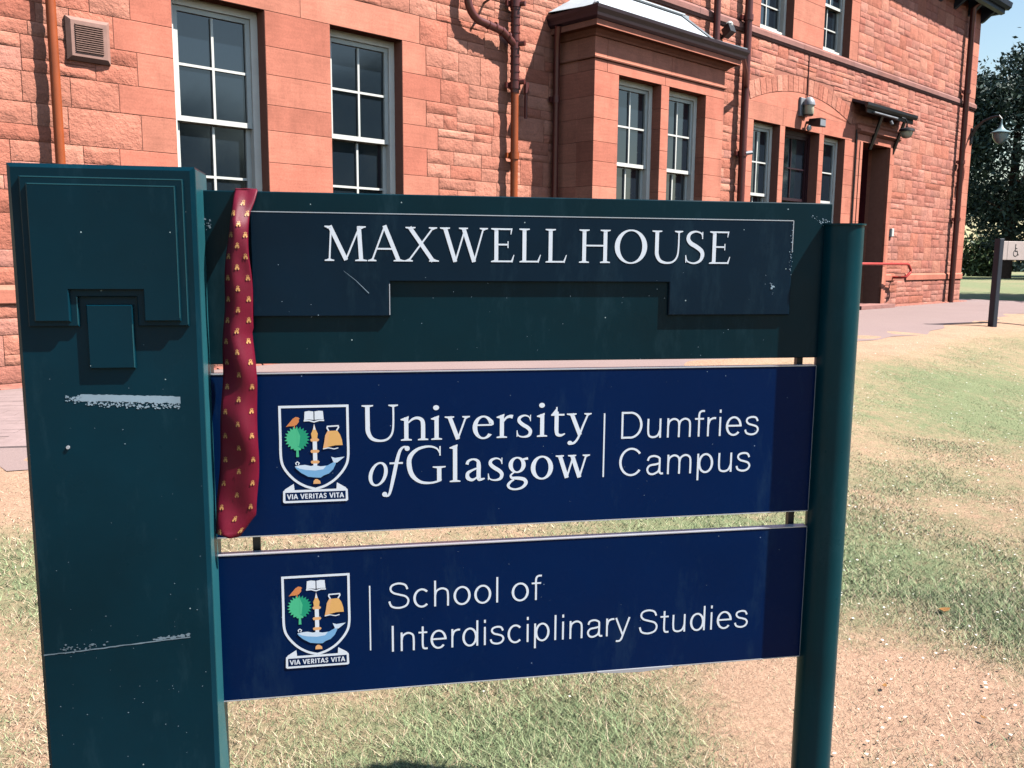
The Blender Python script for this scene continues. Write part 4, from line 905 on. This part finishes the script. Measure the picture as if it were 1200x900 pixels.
# tube post, cap, rails behind
po = MB().tube([(.781, .0, -.05), (.781, .0, 1.483)], .047, 40).build('post', M['teal_post'], S, True)
MB().tube([(.781, .0, 1.483), (.781, .0, 1.4865)], .0505, 32).build('post_cap', M['teal_post'], po)
MB().box(-.573, -.557, -.045, -.031, .45, 1.5).build('rear_rail', M['black'], S, fix=False)
MB().box(.70, .715, -.045, -.031, .45, 1.5).build('rear_rail', M['black'], S, fix=False)

# ------------------------------------------------------------------ necktie hung over the header board
TL = [(1.532, -.579), (1.468, -.589), (1.401, -.598), (1.332, -.604), (1.229, -.611), (1.141, -.616), (1.052, -.621), (.944, -.629), (.871, -.637), (.822, -.640), (.806, -.600)]
TR_ = [(1.533, -.539), (1.511, -.543), (1.486, -.551), (1.401, -.554), (1.332, -.551), (1.228, -.549), (1.14, -.545), (1.05, -.545), (.941, -.548), (.86, -.553), (.806, -.596)]
def tie_pt(a, z):          # a 0..1 across, z height on the front blade
    l = float(np.interp(-z, [-q[0] for q in TL], [q[1] for q in TL])); r_ = float(np.interp(-z, [-q[0] for q in TR_], [q[1] for q in TR_])); h = max(0., 1.533 - z)
    off_ = .006 + .030 * min(1, (h / .07)) ** .7 + .003 * math.sin(z * 19) + .0025 * math.sin(z * 31 + a * 3)
    bul = .011 * (1 - abs(2 * a - 1.05) ** 2.2) + .003 * math.sin(a * 6.5 + z * 9) + .0022 * math.sin(z * 47 + a * 4)
    l += .0005 + .0012 * math.sin(z * 40); r_ += (.003 if z > 1.25 else 0) - .001 + .0018 * math.sin(z * 33 + 1)
    return (l + (r_ - l) * a, off_ + bul * min(1, h / .1 + .35), z)
tie = thing('necktie', 'crimson patterned necktie hung over the top of the sign', 'necktie', SO, SY)
m = MB(); rows = [1.534 - .009 * i for i in range(81)]; na = 14; vs = []; fs = []
for t_, z in ((-.050, 1.30), (-.046, 1.38), (-.042, 1.46), (-.040, 1.52), (-.034, 1.5355), (-.02, 1.5385), (-.004, 1.5385), (.004, 1.537)):
    for j in range(na + 1): a = j / na; vs.append((-.579 + .041 * a, t_, z - .0005 * math.sin(a * 9)))
for z in rows:
    for j in range(na + 1): vs.append(tie_pt(j / na, z))
nr_ = 8 + len(rows)
for i in range(nr_ - 1):
    for j in range(na): q = i * (na + 1) + j; fs.append((q, q + 1, q + na + 2, q + na + 1))
m.add(vs, fs); tb = m.build('blade', M['tie'], tie, True); sm = tb.modifiers.new('thickness', 'SOLIDIFY'); sm.thickness = .002; sm.offset = -1
# woven motifs
m = MB(); z = 1.508; row = 0
while z > .825:
    for a in ((.14, .86) if row % 2 else (.5,)):
        m = MB()
        wd_ = (tie_pt(1, z)[0] - tie_pt(0, z)[0]); cs = a * wd_; k_ = .0052
        for pl in ([(-.9, .9), (-.2, .2), (-.05, 1.1), (-.5, .6)], [(.9, .9), (.2, .2), (.05, 1.1), (.5, .6)], [(-.8, .0), (0, .35), (.8, .0), (.25, -.35), (-.25, -.35)], [(-.75, -.25), (-.1, -.4), (-.35, -1.1), (-.8, -.8)], [(.75, -.25), (.1, -.4), (.35, -1.1), (.8, -.8)]):
            pts = []
            for x, y in pl:
                aa = min(.985, max(.015, (cs + x * k_) / wd_)); q = tie_pt(aa, z + y * k_ * 1.1); pts.append((q[0], q[1] + .0016, q[2]))
            m.add(pts, [tuple(range(len(pts)))])
        m.build('motif', M['tie_gold'], tb, fix=False)
    z -= .0215 + .004 * (z < 1.2); row += 1

# ------------------------------------------------------------------ accessible sign by the path
gx, gy = 7.19, 13.09; g0 = float(gz(gx, gy))
t = thing('accessible_sign', 'off white wheelchair symbol sign on dark posts at the path edge', 'sign', (gx, gy, g0), R(24))
MB().cbox(-.045, .045, -.045, .045, -.1, 1.30, .006).build('post', M['eave'], t, fix=False); MB().cbox(1.155, 1.245, -.045, .045, -.1, 1.30, .006).build('post', M['eave'], t, fix=False)
pn = MB().cbox(.047, 1.153, -.03, .02, .99, 1.265, .004).build('sign_panel', M['signpink'], t, fix=False)
MB().box(.158, .164, .0195, .0205, .99, 1.265).build('panel_seam', M['black'], pn, fix=False)
m = MB(); k_ = .1; glyph(m, [('d', .0, 1.02, .13), ('l', [(-.02, .85), (-.02, .1), (.45, .1), (.62, -.45), (.8, -.4)], .16), ('l', [(-.02, .5), (.4, .5)], .13), ('e', .08, -.2, .52, .52, .13, .13, 110, 350, 24)], .33, 1.11, k_, .0212); m.build('wheelchair_symbol', M['black'], pn, fix=False)

# ------------------------------------------------------------------ trees
def leaf_cloud(lobes, n, size, seed):
    r_ = np.random.default_rng(seed); V = []; nl = len(lobes); vol = np.array([l[3] * l[4] * l[5] for l in lobes]) ** .75; pk = r_.choice(nl, n, p=vol / vol.sum())
    L_ = np.array(lobes)[pk]; d = r_.normal(size=(n, 3)); d /= np.linalg.norm(d, axis=1)[:, None]; rad = r_.uniform(.25, 1.06, n)[:, None] ** .45
    # clumps: pull towards random tufts
    c = L_[:, :3] + d * L_[:, 3:6] * rad
    tuft = c[r_.integers(0, n, n // 14)]; near = tuft[r_.integers(0, len(tuft), n)]
    c = np.where(r_.random((n, 1)) < .75, near + r_.normal(size=(n, 3)) * size * 2.2, c)
    a = r_.normal(size=(n, 3)); a /= np.linalg.norm(a, axis=1)[:, None]; b_ = np.cross(a, r_.normal(size=(n, 3))); b_ /= np.linalg.norm(b_, axis=1)[:, None]
    s_ = (size * r_.uniform(.5, 1.2, n))[:, None]
    v = np.stack([c - a * s_, c + b_ * s_ * .45, c + a * s_, c - b_ * s_ * .45], 1).reshape(-1, 3)
    f_ = np.arange(4 * n).reshape(-1, 4); me = bpy.data.meshes.new('crown'); me.from_pydata(v.tolist(), [], f_.tolist()); return me
def tree(x, y, h, r, label, n, size, seed, mat='leaf', group=None, low=.12, name='tree'):
    z0 = float(gz(x, y)); t = thing(name, label, 'tree', (x, y, z0), 0, group); q = random.Random(seed)
    lobes = [(0, 0, h * .55, r * .75, r * .75, h * .4)]
    for i in range(13): a = q.uniform(0, 6.28); zz = q.uniform(low + .05, .9); rr = r * (1 - abs(zz - .45) * 1.05) * q.uniform(.55, .95); s_ = r * q.uniform(.28, .46); lobes.append((rr * math.cos(a), rr * math.sin(a), h * zz, s_, s_, s_ * .8))
    lobes.append((0, 0, h * .9, r * .3, r * .3, h * .1))
    me = leaf_cloud(lobes, n, size, seed); me.materials.append(M[mat]); o = bpy.data.objects.new('crown', me); C.objects.link(o); o.parent = t
    m = MB(); m.tube([(0, 0, -.2), (.1, .05, h * .3), (0, .1, h * .6), (.05, 0, h * .9)], [r * .09, r * .07, r * .045, r * .015], 9); m.build('trunk', M['bark'], t, True)
    for i in range(6):
        a = q.uniform(0, 6.28); z_ = h * q.uniform(.2, .6); l_ = r * q.uniform(.5, .8); MB().tube([(0, 0, z_), (l_ * .5 * math.cos(a), l_ * .5 * math.sin(a), z_ + h * .08), (l_ * math.cos(a), l_ * math.sin(a), z_ + h * .1)], [r * .035, r * .02, r * .008], 6).build('limb', M['bark'], t, True)
    return t
tree(29, 52, 13.2, 4.3, 'tall dark bushy tree rising just right of the building corner', 34000, .16, 11)
tree(35.5, 50, 12.0, 5.0, 'dark round tree behind the wheelchair sign at the right edge', 26000, .17, 12)
tree(30, 64, 15.5, 3.6, 'dark tree at the back whose crown tip stands above the others', 7000, .34, 13)
tree(43, 58, 13, 6, 'broad dark tree at the far right of the lawn', 7000, .4, 14)
o = tree(31.5, 60, 2.4, 2.0, 'low light green bush on the far lawn under the dark trees', 2500, .2, 15, 'leaf2', None, .0, 'bush'); o['category'] = 'bush'
# trees to the right, outside the frame: they shade the far lawn and stand in the window reflections
tree(17.6, 21.6, 7.5, 2.6, 'leafy tree beside the far lawn shading the grass near the path', 5000, .34, 16, 'leaf2')
tree(20.5, 23.0, 9.0, 3.0, 'second leafy tree beside the far lawn further from the building', 5000, .34, 17, 'leaf2')
tree(58, 36, 9.0, 4.0, 'leafy tree standing alone far out on the right lawn', 4000, .4, 18, 'leaf2')
tree(34, 2, 10.5, 6.0, 'big leafy tree opposite the building reflected in its windows', 26000, .17, 19, 'leaf2')
tree(36, -12, 12.0, 6.5, 'big tree opposite the building furthest behind the photographer', 20000, .2, 20, 'leaf2')
# far hedge
t = thing('hedge', 'low dark clipped hedge along the far side of the lawn', 'hedge', (60, 92, .49))
me = leaf_cloud([(x, 0, .6, 3, .8, .9) for x in range(-40, 41, 4)], 9000, .35, 31); me.materials.append(M['leaf']); o = bpy.data.objects.new('foliage', me); C.objects.link(o); o.parent = t
MB().box(-42, 42, -.4, .4, 0, 1.0).build('stems', M['leaf'], t, fix=False)

# ------------------------------------------------------------------ turf blades, litter
def scatter(n, x0, x1, y0, y1, hmin, hmax, wd, keep=None):
    X = rng.uniform(x0, x1, n); Y = y0 + (y1 - y0) * rng.random(n) ** 1.25; g_ = green(X, Y)
    ok = rng.random(n) < np.clip(.25 + 1.1 * g_, 0, 1)
    w = (X - FO[0]) * fn[0] + (Y - FO[1]) * fn[1]; ok &= (w > 3.05)
    if keep is not None: ok &= keep(X, Y)
    X, Y, g_ = X[ok], Y[ok], g_[ok]; n = len(X); h = rng.uniform(hmin, hmax, n) * (.55 + .75 * g_); a = rng.uniform(0, 6.28, n); ln_ = rng.uniform(.4, 1.7, n) * h; b_ = rng.uniform(0, 6.28, n); Z = gz(X, Y) - .002
    w2 = wd * rng.uniform(.6, 1.3, n)
    P0 = np.stack([X - np.cos(a) * w2, Y - np.sin(a) * w2, Z], 1); P1 = np.stack([X + np.cos(a) * w2, Y + np.sin(a) * w2, Z], 1); P2 = np.stack([X + np.cos(b_) * ln_, Y + np.sin(b_) * ln_, Z + h], 1)
    return np.stack([P0, P1, P2], 1).reshape(-1, 3), np.repeat(g_, 3)
parts = [scatter(1500, -1.5, 2.2, 1.9, 3.6, .03, .05, .0011), scatter(200000, -1.7, 3.0, 1.9, 3.6, .008, .032, .0012), scatter(120000, .8, 5.0, 3.2, 6.5, .007, .02, .0017, lambda X, Y: X > Y * .36), scatter(60000, 2.2, 9, 6.2, 12, .006, .014, .0018, lambda X, Y: X > Y * .36),
         scatter(24000, -2.6, -1.0, 2.0, 4.2, .008, .024, .0018, lambda X, Y: X < -Y * .5), scatter(30000, -1.8, 2.4, 3.5, 5.2, .01, .026, .0022)]
V = np.concatenate([p[0] for p in parts]); G_ = np.concatenate([p[1] for p in parts]); nt_ = len(V) // 3
me = bpy.data.meshes.new('grass'); me.vertices.add(len(V)); me.vertices.foreach_set('co', V.ravel().astype(np.float32)); me.loops.add(len(V)); me.loops.foreach_set('vertex_index', np.arange(len(V), dtype=np.int32))
me.polygons.add(nt_); me.polygons.foreach_set('loop_start', np.arange(0, len(V), 3, dtype=np.int32)); me.update(); me.validate()
at = me.attributes.new('green', 'FLOAT', 'POINT'); at.data.foreach_set('value', G_.astype(np.float32)); me.materials.append(M['blade'])
o = bpy.data.objects.new('grass', me); C.objects.link(o); tag(o, 'short dry grass blades growing over the lawn', 'grass', kind='stuff')
# tiny white flower heads and bleached bits scattered in the turf
m = MB(); r_ = random.Random(5)
for q in range(520):
    y = r_.uniform(2.2, 11); x = y * r_.uniform(.37, .62) if r_.random() < .8 else y * r_.uniform(-.3, .4)
    if (x - FO[0]) * fn[0] + (y - FO[1]) * fn[1] < 3.2: continue
    z = float(gz(x, y)) + .012; s_ = r_.uniform(.0025, .0055) * (1 + y * .09)
    m.v += [(x + s_ * math.cos(a), y + s_ * math.sin(a), z + r_.uniform(-.001, .003)) for a in (0, 1.57, 3.14, 4.71)]; n0 = len(m.v) - 4; m.f.append((n0, n0 + 1, n0 + 2, n0 + 3)); m.mi.append(0)
o = m.build('flower_heads', M['daisy'], None, fix=False); tag(o, 'tiny white flower heads scattered through the lawn', 'flowers', kind='stuff')
def leaf(x, y, s_, label, rz, group=None):
    z = float(gz(x, y)) + .014; m = MB()
    pr = [(-1, 0, .2), (-.5, .45, .05), (.2, .5, .12), (.9, .1, .3), (.3, -.4, .1), (-.45, -.42, 0), (0, 0, -.08)]
    m.add([(a * s_, b_ * s_, c_ * s_) for a, b_, c_ in pr], [(0, 1, 6), (1, 2, 6), (2, 3, 6), (3, 4, 6), (4, 5, 6), (5, 0, 6)])
    o = m.build('fallen_leaf', M['litter'], None, fix=False); o.location = (x, y, z); o.rotation_euler = (.1, .1, rz); sm = o.modifiers.new('thickness', 'SOLIDIFY'); sm.thickness = .001
    tag(o, label, 'leaf', group)
leaf(1.75, 3.36, .032, 'curled brown leaf on the grass right of the round post', .4)
leaf(1.24, 2.72, .014, 'small brown leaf on the bare soil nearest the round post', 1.)
leaf(1.46, 2.52, .012, 'tiny brown leaf low on the bare soil at right', 2.)
leaf(-.62, 4.25, .05, 'brown leaf on bare soil seen through the lower gap of the sign', .1)
